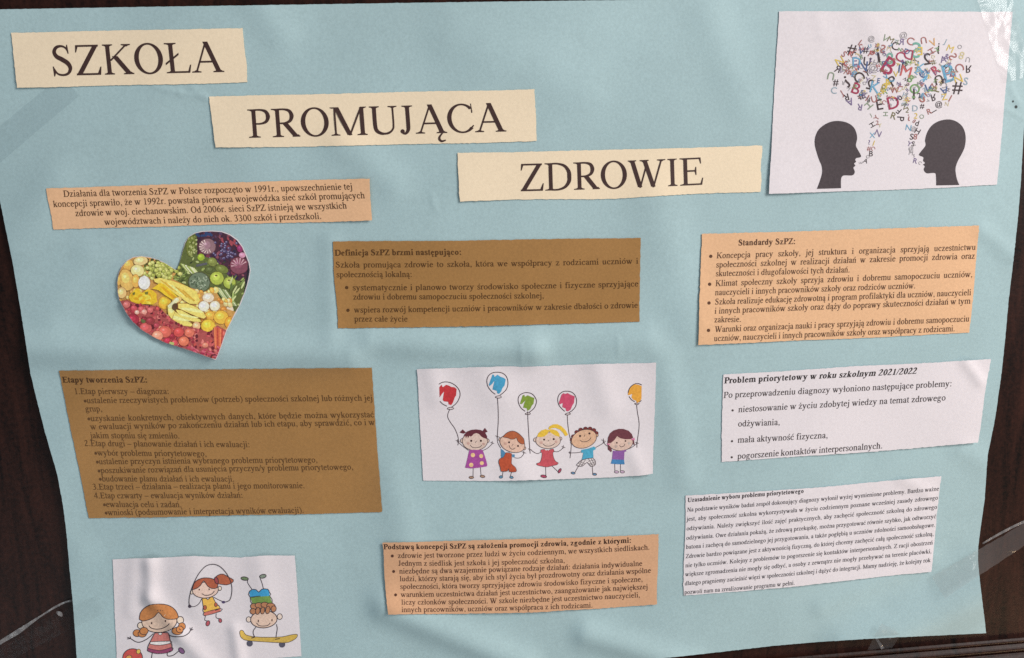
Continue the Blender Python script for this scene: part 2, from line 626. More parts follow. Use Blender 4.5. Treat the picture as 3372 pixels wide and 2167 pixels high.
    def Pbody(cx=0):
        V(162, 10, H - 10, W); SF(162, H, W, 95, 30, False)
        C([(160, 645), (330, 643), (450, 600), (495, 490), (450, 375), (330, 325), (190, 320)], [t + 2, t + 8, W * .8, W * 1.05, W * .75, t + 8, t])
    Pbody(); SF(162, 0, W, 95, 85); done('P')
    Pbody(); SF(162, 0, W, 95, 75); G(315, 335, 570, 10, W + 38); SF(590, 0, W, 55, 30); done('R')
    C([(420, 520), (375, 605), (280, 647), (165, 620), (108, 525), (150, 425), (270, 355), (390, 270), (440, 165), (390, 55), (270, 13), (140, 45), (62, 165)],
      [t - 6, t + 4, t + 12, W * .75, W * .88, W * .98, W * 1.08, W * 1.08, W * .92, W * .62, t + 10, t + 6, t - 4])
    quad((400, 676), (420, 676), (436, 480), (412, 480), (385, 600)); quad((52, -14), (72, -14), (100, 55), (66, 205), (42, 205)); done('S')
    V(305, 10, H - 10, W); SF(305, 0, W, 85, 85); Hb(30, 580, H - t - 4, t + 4); quad((17, 490), (40, 490), (85, 630), (60, H), (30, H)); quad((593, 490), (570, 490), (525, 630), (550, H), (580, H)); done('T')
    C([(160, 650), (160, 230), (190, 95), (280, 32), (375, 18), (480, 40), (565, 115), (592, 235), (592, 650)], [W, W, W * .95, W * .72, W * .5, t + 16, t + 10, t + 8, t + 8])
    SF(160, H, W, up=False); SF(592, H, t + 8, 88, 80, False); done('U')
    G(108, 650, 290, 10, W + 16); G(290, -8, 470, 560, t + 12); G(420, 650, 622, 10, W + 16); G(622, -8, 838, 650, t + 12); quad((285, -10), (345, 30), (262, 30)); quad((612, -10), (672, 30), (592, 30))
    SF(100, H, W, 52, 62, False); SF(415, H, W, 72, 62, False); SF(838, H, t + 12, 85, 80, False); done('W')
    Hb(45, 565, H - t - 6, t + 6); Hb(20, 565, 0, t + 6); quad((15, 0), (140 + (W - 100) * .6, 0), (572, H), (450 - (W - 100) * .6, H))
    quad((30, 500), (52, 500), (100, H - t), (60, H), (45, H)); quad((598, 180), (574, 180), (505, t), (520, 0), (572, 0)); done('Z')
    # small letters

    def FL(x, y, w, l=62):
        """flag at the top left of a small stem"""
        quad((x + w / 2, y + 12), (x - w / 2 - l, y - 26), (x - w / 2 - l, y - 44), (x - w / 2 + 2, y - 58), (x + w / 2, y - 58))
    E(205, 118, 168, 128, L + 4, t + 8, 60, 330); V(322, 80, 330, L)
    C([(322, 320), (300, 405), (215, 443), (120, 415), (85, 350)], [L, L * .8, t + 4, t + 18, L * .8]); D(88, 345, L * .5)
    C([(322, 110), (335, 35), (375, 22), (435, 55)], [L * .9, L * .75, t + 10, t - 4]); done('a')
    V(115, 20, 660, L); FL(115, 672, L); E(265, 222, 205, 238, L + 6, t + 8, -150, 150); done('b')
    E(245, 222, 215, 236, L + 8, t + 8, 50, 322); D(352, 345, L * .52); done('c')
    V(372, 20, 660, L); FL(372, 672, L); E(232, 222, 205, 236, L + 6, t + 8, 30, 330); quad((350, 0), (485, 18), (485, 38), (410, 55), (372, 70)); done('d')
    E(235, 222, 205, 238, L + 8, t + 10, 12, 322); Hb(70, 412, 250, t + 6); V(412, 258, 300, t * .9); done('e')
    V(145, 10, 500, L); C([(145, 480), (150, 600), (200, 668), (270, 672), (310, 630)], [L, L * .9, t + 14, t + 8, t + 20]); D(308, 622, L * .48); Hb(20, 290, 418, t + 4); SF(145, 0, L, 62, 85); done('f')
    E(215, 305, 168, 152, L, t + 6); E(240, -85, 210, 125, L * .6, t + 12); C([(130, 175), (85, 110), (110, 55), (300, 40), (400, 0)], [t, t + 8, t + 20, L * .8, L * .6]); Hb(330, 475, 385, t + 12); done('g')

    def arch(x0, x1):
        C([(x0 + 10, 340), (x0 + 70, 410), (x0 + 140, 432), (x1 - 30, 410), (x1, 330), (x1, 10)], [t - 4, t + 6, t + 22, L * .85, L, L])
        SF(x1, 0, L, 55, 55)
    V(118, 10, 660, L); FL(118, 672, L); SF(118, 0, L, 58, 55); arch(118, 382); done('h')
    V(140, 10, X - 20, L); FL(140, X, L); SF(140, 0, L, 66, 66); D(136, 618, L * .62); done('i')
    C([(160, X - 20), (160, 0), (145, -130), (85, -195), (10, -180)], [L, L, L * .85, t + 12, t + 10]); FL(160, X, L); D(12, -165, L * .48); D(150, 618, L * .62); done('j')
    V(118, 10, 660, L); FL(118, 672, L); SF(118, 0, L, 60, 55); G(140, 200, 375, 430, t + 14); G(225, 290, 400, 14, L + 34); SF(375, X, t + 10, 75, 75, False); SF(415, 0, L, 62, 42); done('k')
    V(140, 10, 660, L); FL(140, 672, L); SF(140, 0, L, 66, 66); done('l')
    V(118, 10, X - 20, L); FL(118, X, L); SF(118, 0, L, 58, 52); arch(118, 388); arch(388, 660); done('m')
    V(118, 10, X - 20, L); FL(118, X, L); SF(118, 0, L, 58, 52); arch(118, 382); done('n')
    E(250, 224, 222, 238, L + 8, t + 8); done('o')
    V(118, -200, X - 20, L); FL(118, X, L); SF(118, -217, L, 60, 75); E(262, 222, 208, 238, L + 6, t + 8, -150, 150); done('p')
    V(118, 10, X - 20, L); FL(118, X, L); SF(118, 0, L, 58, 85); C([(140, 330), (200, 415), (255, 440), (300, 415)], [t - 4, t + 10, t + 24, L * .7]); D(298, 402, L * .5); done('r')
    C([(325, 335), (285, 415), (200, 440), (105, 410), (85, 335), (140, 270), (250, 205), (330, 120), (290, 35), (195, 10), (95, 40), (52, 135)],
      [t - 6, t + 2, t + 8, L * .7, L * .8, L * .85, L * .95, L * .85, L * .7, t + 8, t + 4, t - 4])
    quad((325, 455), (340, 455), (342, 315), (322, 315)); quad((48, -10), (64, -10), (60, 150), (42, 150)); done('s')
    C([(125, 570), (125, 150), (140, 50), (190, 15), (265, 50)], [L * .8, L, L * .9, t + 20, t - 2]); Hb(15, 255, 420, t + 4); quad((15, 420), (85, 470), (125, 575), (150, 450), (150, 420)); done('t')
    C([(112, X - 15), (112, 150), (135, 55), (200, 22), (290, 45), (368, 110)], [L, L, L * .9, t + 28, t + 8, t - 2]); V(368, 20, X - 10, L)
    FL(112, X, L, 50); FL(368, X, L, 45); quad((340, 0), (480, 18), (480, 38), (408, 55), (368, 70)); done('u')
    G(85, 440, 228, 10, L + 14); G(228, -10, 360, 380, t + 8); G(335, 440, 478, 10, L + 14); G(478, -10, 632, 440, t + 8)
    SF(80, X, L, 35, 55, False); SF(335, X, L, 45, 55, False); SF(632, X, t + 8, 80, 65, False); done('w')
    G(88, 440, 262, 20, L + 18); C([(400, 440), (270, 80), (215, -90), (150, -175), (60, -190)], [t + 6, t + 8, t + 10, t + 14, t + 10]); D(62, -172, L * .48)
    SF(85, X, L, 40, 60, False); SF(402, X, t + 6, 75, 65, False); done('y')
    Hb(38, 400, X - t - 4, t + 4); Hb(28, 405, 0, t + 4); quad((22, 0), (125 + (L - 82) * .7, 0), (408, X), (305 - (L - 82) * .7, X)); quad((28, 330), (48, 330), (80, X - t), (50, X), (38, X)); quad((420, 125), (400, 125), (360, t), (380, 0), (405, 0)); done('z')
    # figures
    E(250, 331, 222, 345, L + 6, t + 8); done('0')
    V(260, 10, 640, L); SF(260, 0, L, 88, 92); quad((300, 676), (115, 592), (115, 570), (220, 590), (300, 590)); done('1')
    C([(55, 500), (100, 600), (200, 650), (310, 615), (350, 520), (315, 400), (210, 260), (60, 60)], [t - 6, t + 20, L * .7, L * .95, L + 6, L, t + 30, t + 16]); quad((30, 0), (430, 0), (475, 140), (455, 140), (420, 78), (60, 78)); done('2')
    C([(60, 540), (120, 630), (215, 650), (325, 590), (345, 500), (290, 400), (180, 350)], [t - 6, t + 16, L * .65, L * .95, L, t + 30, t]); C([(190, 358), (320, 320), (385, 220), (350, 95), (230, 15), (110, 18), (55, 55)], [t, L * .7, L + 6, L, L * .6, t + 10, t + 22]); done('3')
    V(335, 10, 660, L); Hb(15, 470, 165, 58); G(40, 190, 330, 665, t + 26); done('4')
    E(262, 210, 206, 224, L + 8, t + 8); C([(440, 672), (290, 610), (165, 480), (95, 330), (90, 220)], [t - 8, t + 26, L * .8, L, L + 4]); done('6')
    E(240, 450, 206, 224, L + 8, t + 8); C([(60, -12), (210, 50), (335, 180), (405, 330), (412, 440)], [t - 8, t + 26, L * .8, L, L + 4]); done('9')
    # marks
    D(125, 45, 56 if not bold else 75); done('.')
    D(125, 48, 56 if not bold else 75); C([(160, 55), (165, -40), (95, -130)], [60, 46, 16]); done(',')
    D(139, 45, 56 if not bold else 75); D(139, 400, 56 if not bold else 75); done(':')
    C([(300, 670), (130, 500), (75, 250), (130, 0), (300, -170)], [t - 10, L * .7, L, L * .7, t - 10]); done('(')
    C([(35, 670), (205, 500), (260, 250), (205, 0), (35, -170)], [t - 10, L * .7, L, L * .7, t - 10]); done(')')
    Hb(0, 500, 200, 52); done('–')
    G(20, -14, 255, 676, 66); done('/')
    D(175, 250, 165); done('•')
    cur.clear()
    for ch, (base, mark) in DIA.items():
        g = list(F[base])
        a = ADV[base]
        if mark == 'acute':
            quad((a * .46, 510), (a * .46 + 40, 510), (a * .46 + 190, 650), (a * .46 + 110, 678))
        elif mark == 'dot':
            D(a * .5, 600, L * .62)
        elif mark == 'slash':
            if base == 'L':
                quad((20, 225), (335, 445), (335, 395), (20, 175))
            else:
                quad((5, 285), (275, 440), (275, 390), (5, 235))
        else:
            x = a * .78 if base == 'a' else (a * .62 if base == 'e' else a * .84)
            C([(x + 20, 12), (x - 55, -70), (x - 75, -140), (x - 20, -190), (x + 75, -165)], [t - 6, L * .55, L * .75, L * .6, t - 8])
        g += cur
        cur.clear()
        F[ch] = g
    return F


def flat_font(F, per):
    """pen strokes -> (points, faces) per piece"""
    out = {}
    for ch, items in F.items():
        pcs = []
        for it in items:
            if it[0] == 'p':
                p = np.array(it[1], float)
                pcs.append((p, [tuple(q) for q in tessellate_polygon([[Vector((x, y, 0)) for x, y in p]])]))
            elif it[0] == 'c':
                p = spline(it[1], per)
                w = np.interp(np.linspace(0, 1, len(p)), np.linspace(0, 1, len(it[2])), it[2])
                d = np.gradient(p, axis=0)
                n = np.stack([-d[:, 1], d[:, 0]], 1)
                n /= np.maximum(np.hypot(n[:, 0], n[:, 1]), 1e-9)[:, None]
                k = len(p)
                pcs.append((np.concatenate([p + n * w[:, None] / 2, p - n * w[:, None] / 2]), [(i, i + 1, k + i + 1, k + i) for i in range(k - 1)]))
            else:
                _, cx, cy, rx, ry, th, tn, a0, a1, tilt = it
                k = per * 7 + 1
                a = np.radians(np.linspace(a0, a1, k))
                o = np.stack([cx + rx * np.cos(a), cy + ry * np.sin(a)], 1)
                i_ = np.stack([cx + (rx - th) * np.cos(a), cy + (ry - tn) * np.sin(a)], 1)
                pcs.append((np.concatenate([o, i_]), [(j, j + 1, k + j + 1, k + j) for j in range(k - 1)]))
        out[ch] = pcs
    return out


FONT = {(b, big): flat_font(make_font(b, big), 7 if big else 2) for b in (False, True) for big in (False, True)}
Z1 = 0.000006


def write_line(pr, text, p0, p1, em, up, color, bold=False, big=False, sag=0.0, slant=0.0, xs=1.0, just=True, track=0.0):
    """Set one line from baseline start p0 to baseline end p1 (photo pixels), em in pixels, up = direction of the letters' height."""
    font = FONT[(bold, big)]
    k = em / 1000.0
    L = math.hypot(p1[0] - p0[0], p1[1] - p0[1])
    adv = [(ADV[DIA[c][0]] if c in DIA else ADV[c]) * (1.06 if bold and c.islower() else 1.0) + track for c in text]
    nat = sum(adv) * k
    nsp = text.count(' ')
    space_add = 0.0
    if just and nsp:
        xs_n = xs
        nat_letters = nat * xs_n
        space_add = (L - nat_letters) / nsp
        lim = -0.10 * em if xs_n else 0
        if space_add < lim or space_add > 1.2 * em:
            xs_n = (L - max(min(space_add, 1.2 * em), lim) * nsp) / nat
            space_add = max(min(space_add, 1.2 * em), lim)
        xs = xs_n
    else:
        xs = L / nat
    ux, uy = (p1[0] - p0[0]) / L, (p1[1] - p0[1]) / L
    upv = np.asarray(up, float)
    upv = upv / abs(upv[1])
    x = 0.0
    for c, a in zip(text, adv):
        if c == ' ':
            x += a * k * xs + space_add
            continue
        sl = slant(x / L) if callable(slant) else slant
        for zi, (p, f) in enumerate(font[c]):
            lx = x + p[:, 0] * k * xs + p[:, 1] * k * sl
            ly = p[:, 1] * k
            s = lx / L
            yy = sag * 4 * s * (1 - s)
            q = np.stack([p0[0] + ux * lx + upv[0] * ly, p0[1] + uy * lx + upv[1] * ly + yy], 1)
            pr.add(q, f, zi * Z1, color)
        x += a * k * xs


def lift_edge(corner_px, r, mm):
    cx, cy = corner_px

    def fn(px):
        d2 = (px[:, 0] - cx) ** 2 + (px[:, 1] - cy) ** 2
        return 1.6 * mm * 1e-3 * np.exp(-d2 / (2 * r * r))
    return fn


def both(*fns):
    return lambda px: sum(f(px) for f in fns)


# ================================================================== the door behind
def plane_px(x, y):
    d = np.array([(x - PW / 2) / FPX, -(y - PH / 2) / FPX, -1.0]) @ CAM_R.T
    p = CAM_C + d * (-CAM_C[2] / d[2])
    return p


def box_mesh(lo, hi, name, bevel=0.0):
    bm = bmesh.new()
    bmesh.ops.create_cube(bm, size=1.0)
    for v in bm.verts:
        v.co = [(lo[i] + hi[i]) / 2 + v.co[i] * (hi[i] - lo[i]) for i in range(3)]
    if bevel:
        bmesh.ops.bevel(bm, geom=bm.edges[:], offset=bevel, segments=3, affect='EDGES')
    me = bpy.data.meshes.new(name)
    bm.to_mesh(me)
    bm.free()
    return me


door = bpy.data.objects.new("wooden_door", None)
COL.objects.link(door)
door.location = (0, 0.03, BASE_Z - 0.95)
bpy.context.view_layer.update()
door["label"] = "dark reddish brown stained wooden door the blue poster is taped to"
door["category"] = "door"


def door_part(name, me):
    me.transform(door.matrix_world.inverted())
    o = add_obj(name, me, M_WOOD)
    o.parent = door
    return o


bpy.context.view_layer.update()
rail_y = plane_px(3300, 2100)[1] + BASE_Z       # top of the lower rail
door_part("panel", box_mesh((-0.95, 0.0, rail_y - 0.02), (0.85, 0.03, BASE_Z + 0.9), "panel"))
# lower rail with its run of mouldings: a profile (height, depth) swept along the door
prof = [(0.02, 0.0), (0.0, 0.0005)]
yy = 0.0
for hgt, dep in ((0.006, 0.004), (0.010, 0.007), (0.012, 0.010), (0.007, 0.012), (0.014, 0.016), (0.020, 0.014)):
    for a in np.linspace(0, math.pi, 9):
        prof.append((yy - hgt * (a / math.pi), 0.001 + dep * 0.6 + dep * 0.5 * math.sin(a)))
    yy -= hgt
prof.append((yy - 0.05, 0.012))
prof.append((-0.9, 0.012))
vs, fs = [], []
for xx in (-0.95, 0.85):
    for (py, pd) in prof:
        vs.append((xx, -pd, rail_y + py))
n = len(prof)
for i in range(n - 1):
    fs.append((i, i + 1, n + i + 1, n + i))
door_part("rail_moulding", mesh_from(vs, fs, "rail_moulding", False))

# ================================================================== the poster
S_ = 1.40734  # full view -> photo pixels
left_edge = [(-100, 42), (-62, 300), (-22, 560), (0, 662), (42, 868), (62, 985), (85, 1130), (100, 1230), (118, 1305), (150, 1430), (188, 1560), (207, 1660), (218, 1745), (228, 1860), (240, 1985), (250, 2120), (262, 2330)]
right_edge = [(3412, -20), (3400, 150), (3385, 330), (3372, 427), (3362, 600), (3352, 720), (3340, 830), (3322, 980), (3306, 1150), (3296, 1240), (3276, 1380), (3252, 1500), (3243, 1640), (3228, 1750), (3222, 1800), (3221, 1848), (3228, 1920), (3238, 2000), (3248, 2085)]
top_edge = [(-100, 42), (0, 31), (400, 24), (1000, 15), (1600, 6), (2300, -3), (3000, -12), (3412, -20)]
bottom_edge = [(262, 2330), (900, 2275), (1600, 2218), (2040, 2180), (2200, 2166), (2360, 2148), (2540, 2127), (2700, 2113), (2900, 2101), (3100, 2092), (3248, 2085)]
poster = thing("poster", "large pale blue paper poster taped to the dark wooden door", "poster", (1640, 1100))
coons_sheet("backing_sheet", M_BLUE, POSTER, top_edge, bottom_edge, left_edge, right_edge, step=8, jitter=0.3, parent=poster, thick=0.00035)

# ================================================================== title strips
INK_T = ink(66, 45, 42)


def sheet_thing(name, label, cat, sheet, mat, top, bottom, group=None, part="paper", jitter=0.5, left=None, right=None):
    c = ((top[0][0] + bottom[-1][0]) / 2, (top[0][1] + bottom[-1][1]) / 2)
    th = thing(name, label, cat, c, group, sheet)
    bpy.context.view_layer.update()
    coons_sheet(part, mat, sheet, top, bottom, left, right, parent=th, jitter=jitter)
    return th


TITLES = "cream title strips"
OFF = 0.0007
for label, top, bot, text, p0, p1, em, up in (
    ("cream paper strip lettered SZKOŁA near the poster's upper left corner", [(37, 108), (420, 100), (797, 93)], [(56, 289), (430, 281), (817, 270)], "SZKOŁA", (171, 250), (738, 237), 150, (-0.105, -1)),
    ("cream paper strip lettered PROMUJĄCA between the SZKOŁA and ZDROWIE strips", [(689, 318), (1230, 306), (1760, 294)], [(710, 486), (1240, 478), (1768, 465)], "PROMUJĄCA", (818, 454), (1667, 433), 141, (-0.075, -1)),
    ("cream paper strip lettered ZDROWIE beside the picture of two black heads", [(1505, 504), (2000, 494), (2508.6, 480.5)], [(1514.5, 663), (2000, 653), (2505.5, 631)], "ZDROWIE", (1713, 630), (2318, 608), 136, (-0.03, -1)),
):
    sh = Sheet(OFF, lift=lift_edge(bot[0], 90, 0.5))
    th = sheet_thing("title_strip", label, "paper strip", sh, M_CREAM, top, bot, TITLES)
    pr = Print()
    write_line(pr, text, p0, p1, em, up, INK_T, big=True, just=False, sag=2.0 if text == "ZDROWIE" else 0.0)
    pr.build("title_lettering", sh, th, INK)

# ================================================================== notes
NOTES = "printed notes pasted on the poster"


def note(label, mat, top, bot, paras, color, ridges=(), lift=None, name="printed_note", right=None):
    """paras: list of (part name, [ (text, p0, p1, em, bold, sag, options) ]) ; bullets as ('•', centre, size)"""
    sh = Sheet(OFF, ridges, lift)
    th = sheet_thing(name, label, "printed note", sh, mat, top, bot, NOTES, right=right)
    TL, TR, BL, BR = (np.array(q, float) for q in (top[0], top[-1], bot[0], bot[-1]))
    def ratio(ln):
        tx = ln[0]
        nat = sum(ADV[DIA[c][0]] if c in DIA else ADV[c] for c in tx) * ln[3] / 1000.0
        return math.hypot(ln[2][0] - ln[1][0], ln[2][1] - ln[1][1]) / nat
    rs = sorted(ratio(ln) for _, ls in paras for ln in ls if ln[0] != 'dot' and len(ln[0]) > 14 and not (len(ln) > 4 and ln[4].get('bold')))
    xs_note = rs[0] * 0.6 + rs[min(1, len(rs) - 1)] * 0.4
    for part, lines in paras:
        pr = Print()
        for ln in lines:
            if ln[0] == 'dot':
                pr.ellipse(ln[1], ln[2], ln[3], ln[3], color, 0, n=14)
                continue
            text, p0, p1, em = ln[:4]
            opt = ln[4] if len(ln) > 4 else {}
            mid = ((p0[0] + p1[0]) / 2 - TL[0]) / max(TR[0] - TL[0], 1)
            upv = (1 - mid) * (TL - BL) + mid * (TR - BR)
            c = opt.pop('color', color)
            opt.setdefault('xs', min(max(ratio(ln), xs_note), xs_note * 1.07))
            if opt.get('bold'):
                opt['just'] = False
            write_line(pr, text, p0, p1, em, upv, c, **opt)
        pr.build(part, sh, th, INK)
    return th


B_ = dict(bold=True)
INK_S = ink(84, 54, 34)
note("salmon note with four centred lines, above the fruit and vegetable heart", M_SALMON,
     [(152, 621), (690, 603), (1215.5, 588)], [(176, 756.6), (700, 741), (1226, 724.6)],
     [("paragraph", [
         ("Działania dla tworzenia SzPZ w Polsce rozpoczęto w 1991r., upowszechnienie tej", (209, 648.5), (1162, 624), 31.5),
         ("koncepcji sprawiło, że w 1992r. powstała pierwsza wojewódzka sieć szkół promujących", (176, 682), (1202.5, 653), 31.5),
         ("zdrowie w woj. ciechanowskim. Od 2006r. sieci SzPZ istnieją we wszystkich", (248.5, 712), (1143, 686.6), 31.5),
         ("województwach i należy do nich ok. 3300 szkół i przedszkoli.", (344.5, 741), (1060, 721), 31.5)])],
     INK_S, lift=lift_edge((1220, 655), 90, 1.2))

INK_B = ink(86, 54, 24)
note("brown note headed Definicja at the poster's centre, above the balloon picture", M_BROWN,
     [(1095, 796), (1600, 791), (2109.3, 782.6)], [(1112.6, 1080.5), (1600, 1074), (2105.8, 1059.5)],
     [("heading", [("Definicja SzPZ brzmi następująco:", (1102.6, 841.7), (1520.6, 838.7), 28.5, dict(bold=True))]),
      ("paragraph", [
          ("Szkoła promująca zdrowie to szkoła, która we współpracy z rodzicami uczniów i", (1105, 881), (2102.8, 868), 28.5, dict(sag=3)),
          ("społecznością lokalną:", (1108, 913), (1358, 912), 28.5)]),
      ("list_item", [('dot', 1141.6, 947, 5.5),
          ("systematycznie i planowo tworzy środowisko społeczne i fizyczne sprzyjające", (1161, 956), (2103, 943), 28.5, dict(sag=3)),
          ("zdrowiu i dobremu samopoczuciu społeczności szkolnej,", (1163, 986.4), (1792, 982), 28.5, dict(sag=1))]),
      ("list_item", [('dot', 1146, 1022, 5.5),
          ("wspiera rozwój kompetencji uczniów i pracowników w zakresie dbałości o zdrowie", (1166, 1029.4), (2101, 1013.4), 28.5, dict(sag=2)),
          ("przez całe życie", (1167, 1059), (1343, 1059), 28.5)])],
     INK_B, lift=lift_edge((1600, 1075), 160, 0.6))

INK_P = ink(92, 58, 40)
note("salmon note headed Standardy with four bulleted items by the right edge", M_SALMON,
     [(2311.3, 771), (2780, 757), (3225, 743)], [(2299, 1135.3), (2760, 1117), (3192.7, 1095.5)],
     [("heading", [("Standardy SzPZ:", (2431, 808.6), (2619.8, 803.4), 29, dict(bold=True))]),
      ("list_item", [('dot', 2340.8, 844, 5.5),
          ("Koncepcja pracy szkoły, jej struktura i organizacja sprzyjają uczestnictwu", (2359, 851), (3213.3, 822.6), 29.5),
          ("społeczności szkolnej w realizacji działań w zakresie promocji zdrowia oraz", (2357.7, 881), (3210.5, 851.7), 29.5),
          ("skuteczności i długofalowości tych działań.", (2356.7, 910), (2799, 897), 29.5)]),
      ("list_item", [('dot', 2337, 936, 5.5),
          ("Klimat społeczny szkoły sprzyja zdrowiu i dobremu samopoczuciu uczniów,", (2355.3, 942.5), (3203, 912), 29.5),
          ("nauczycieli i innych pracowników szkoły oraz rodziców uczniów.", (2354.4, 972.4), (3015.3, 949.5), 29.5)]),
      ("list_item", [('dot', 2335, 997.7, 5.5),
          ("Szkoła realizuje edukację zdrowotną i program profilaktyki dla uczniów, nauczycieli", (2354, 1003.3), (3198.3, 972), 29.5),
          ("i innych pracowników szkoły oraz dąży do poprawy skuteczności działań w tym", (2352.5, 1033.3), (3196, 1000), 29.5),
          ("zakresie.", (2352, 1061.8), (2441, 1060), 29.5)]),
      ("list_item", [('dot', 2333.3, 1088, 5.5),
          ("Warunki oraz organizacja nauki i pracy sprzyjają zdrowiu i dobremu samopoczuciu", (2354, 1094), (3192.2, 1058.5), 29.5),
          ("uczniów, nauczycieli i innych pracowników szkoły oraz współpracy z rodzicami.", (2351, 1123.6), (3145, 1090.8), 29.5)])],
     INK_P, lift=lift_edge((2299, 1135), 200, 0.7))

INK_W = ink(78, 68, 68)
note("white note headed Problem priorytetowy, between the salmon Standardy note and the small print sheet", M_WHITE,
     [(2382.4, 1234), (2830, 1206), (3262, 1184)], [(2375, 1522), (2800, 1492), (3220, 1458)],
     [("heading", [("Problem priorytetowy w roku szkolnym 2021/2022", (2384.8, 1263), (3018, 1230.7), 30, dict(bold=True, slant=lambda s: 0.22 * min(max((s - .25) / .4, 0), 1), color=ink(52, 44, 44)))]),
      ("paragraph", [("Po przeprowadzeniu diagnozy wyłoniono następujące problemy:", (2382, 1311), (3135, 1272), 30)]),
      ("list_item", [('dot', 2412.7, 1351.5, 3.6),
          ("niestosowanie w życiu zdobytej wiedzy na temat zdrowego", (2430.8, 1358), (3114.3, 1318.7), 30.5),
          ("odżywiania,", (2429.8, 1405), (2569, 1399.4), 30.5, dict(just=False))]),
      ("list_item", [('dot', 2410.7, 1453, 3.6), ("mała aktywność fizyczna,", (2428.8, 1458.5), (2726.6, 1442.4), 30.5)]),
      ("list_item", [('dot', 2409.8, 1506, 3.6), ("pogorszenie kontaktów interpersonalnych.", (2427.9, 1511.8), (2906.5, 1476.6), 30.5)])],
     INK_W, ridges=[(3170, 1190, 3214, 1250, 14, 0.7)], lift=both(lift_edge((3220, 1458), 120, 1.6), lift_edge((2800, 1492), 140, 0.6)))

note("white small print sheet headed Uzasadnienie near the poster's lower right corner", M_WHITE,
     [(2257.7, 1633), (2700, 1605), (3100, 1568.6)], [(2251.3, 1961.7), (2400, 1951.5), (2620, 1931), (2945, 1893), (3065.4, 1884)],
     [("heading", [("Uzasadnienie wyboru problemu priorytetowego", (2264.5, 1653.7), (2647.4, 1623.3), 21.5, dict(bold=True, color=ink(60, 50, 52)))]),
      ("paragraph", [(tx, a, b, 20.5, dict(sag=1.5, bold=False)) for tx, a, b in (
          ("Na podstawie wyników badań zespół dokonujący diagnozy wyłonił wyżej wymienione problemy. Bardzo ważne", (2262.6, 1685.4), (3092.3, 1615.5)),
          ("jest, aby społeczność szkolna wykorzystywała w życiu codziennym poznane wcześniej zasady zdrowego", (2261, 1716), (3089, 1645.3)),
          ("odżywiania. Należy zwiększyć ilość zajęć praktycznych, aby zachęcić społeczność szkolną do zdrowego", (2260.6, 1747), (3086, 1675.7)),
          ("odżywiania. Owe działania pokażą, że zdrową przekąskę, można przygotować równie szybko, jak odtworzyć", (2259.7, 1777.9), (3083, 1706.5)),
          ("batona i zachęcą do samodzielnego jej przygotowania, a także pogłębią u uczniów zdolności samoobsługowe.", (2258.7, 1808), (3080, 1734.8)),
          ("Zdrowie bardzo powiązane jest z aktywnością fizyczną, do której chcemy zachęcić całą społeczność szkolną,", (2257.7, 1838.5), (3075.2, 1764)),
          ("nie tylko uczniów. Kolejny z problemów to pogorszenie się kontaktów interpersonalnych. Z racji obostrzeń", (2256.7, 1868.8), (3071.8, 1793)),
          ("większe zgromadzenia nie mogły się odbyć, a osoby z zewnątrz nie mogły przebywać na terenie placówki,", (2256, 1898), (3068, 1821.4)),
          ("dlatego pragniemy zacieśnić więzi w społeczności szkolnej i dążyć do integracji. Mamy nadzieję, że kolejny rok", (2254.8, 1928), (3064.5, 1850.7)),
          ("pozwoli nam na zrealizowanie programu w pełni.", (2253.8, 1957), (2618, 1925.5)))])],
     ink(74, 66, 70), ridges=[(2960, 1570, 3040, 1610, 16, 0.5)], lift=both(lift_edge((2700, 1925), 150, 1.0), lift_edge((3065, 1884), 60, 0.8)))

INK_F = ink(84, 50, 38)
note("dull salmon note headed Podstawą at the bottom middle, under the balloon picture", M_DULL,
     [(1258.7, 1786), (1614, 1780), (1890, 1771), (2169, 1758.7)], [(1277, 2023.5), (1520, 2022), (1751, 2016), (1980, 2004), (2162.4, 1990)],
     [("heading", [("Podstawą koncepcji SzPZ są założenia promocji zdrowia, zgodnie z którymi:", (1263.3, 1809), (2079.3, 1787), 25, dict(bold=True, sag=5, color=ink(62, 34, 26)))]),
      ("list_item", [('dot', 1292, 1831, 4.8),
          ("zdrowie jest tworzone przez ludzi w życiu codziennym, we wszystkich siedliskach.", (1310, 1837.7), (2140, 1810), 25.5, dict(sag=5)),
          ("Jednym z siedlisk jest szkoła i jej społeczność szkolna,", (1312, 1863), (1861, 1853), 25.5, dict(sag=3))]),
      ("list_item", [('dot', 1296.4, 1882, 4.8),
          ("niezbędne są dwa wzajemnie powiązane rodzaje działań: działania indywidualne", (1314.7, 1889), (2115.6, 1863), 25.5, dict(sag=5)),
          ("ludzi, którzy starają się, aby ich styl życia był prozdrowotny oraz działania wspólne", (1316, 1914.3), (2144, 1886), 25.5, dict(sag=5)),
          ("społeczności, która tworzy sprzyjające zdrowiu środowisko fizyczne i społeczne,", (1317.5, 1939.6), (2117, 1914.8), 25.5, dict(sag=5))]),
      ("list_item", [('dot', 1302.8, 1959, 4.8),
          ("warunkiem uczestnictwa działań jest uczestnictwo, zaangażowanie jak największej", (1319.8, 1966), (2134, 1939.6), 25.5, dict(sag=5)),
          ("liczy członków społeczności. W szkole niezbędne jest uczestnictwo nauczycieli,", (1321.6, 1991.4), (2108.7, 1967), 25.5, dict(sag=5)),
          ("innych pracowników, uczniów oraz współpraca z ich rodzicami.", (1322, 2015.7), (1952.6, 2000.6), 25.5, dict(sag=3))])],
     INK_F, ridges=[(1255, 1780, 1290, 2030, 40, 0.6)], lift=both(lift_edge((1700, 2018), 200, 1.4), lift_edge((2165, 1990), 60, 0.8)))

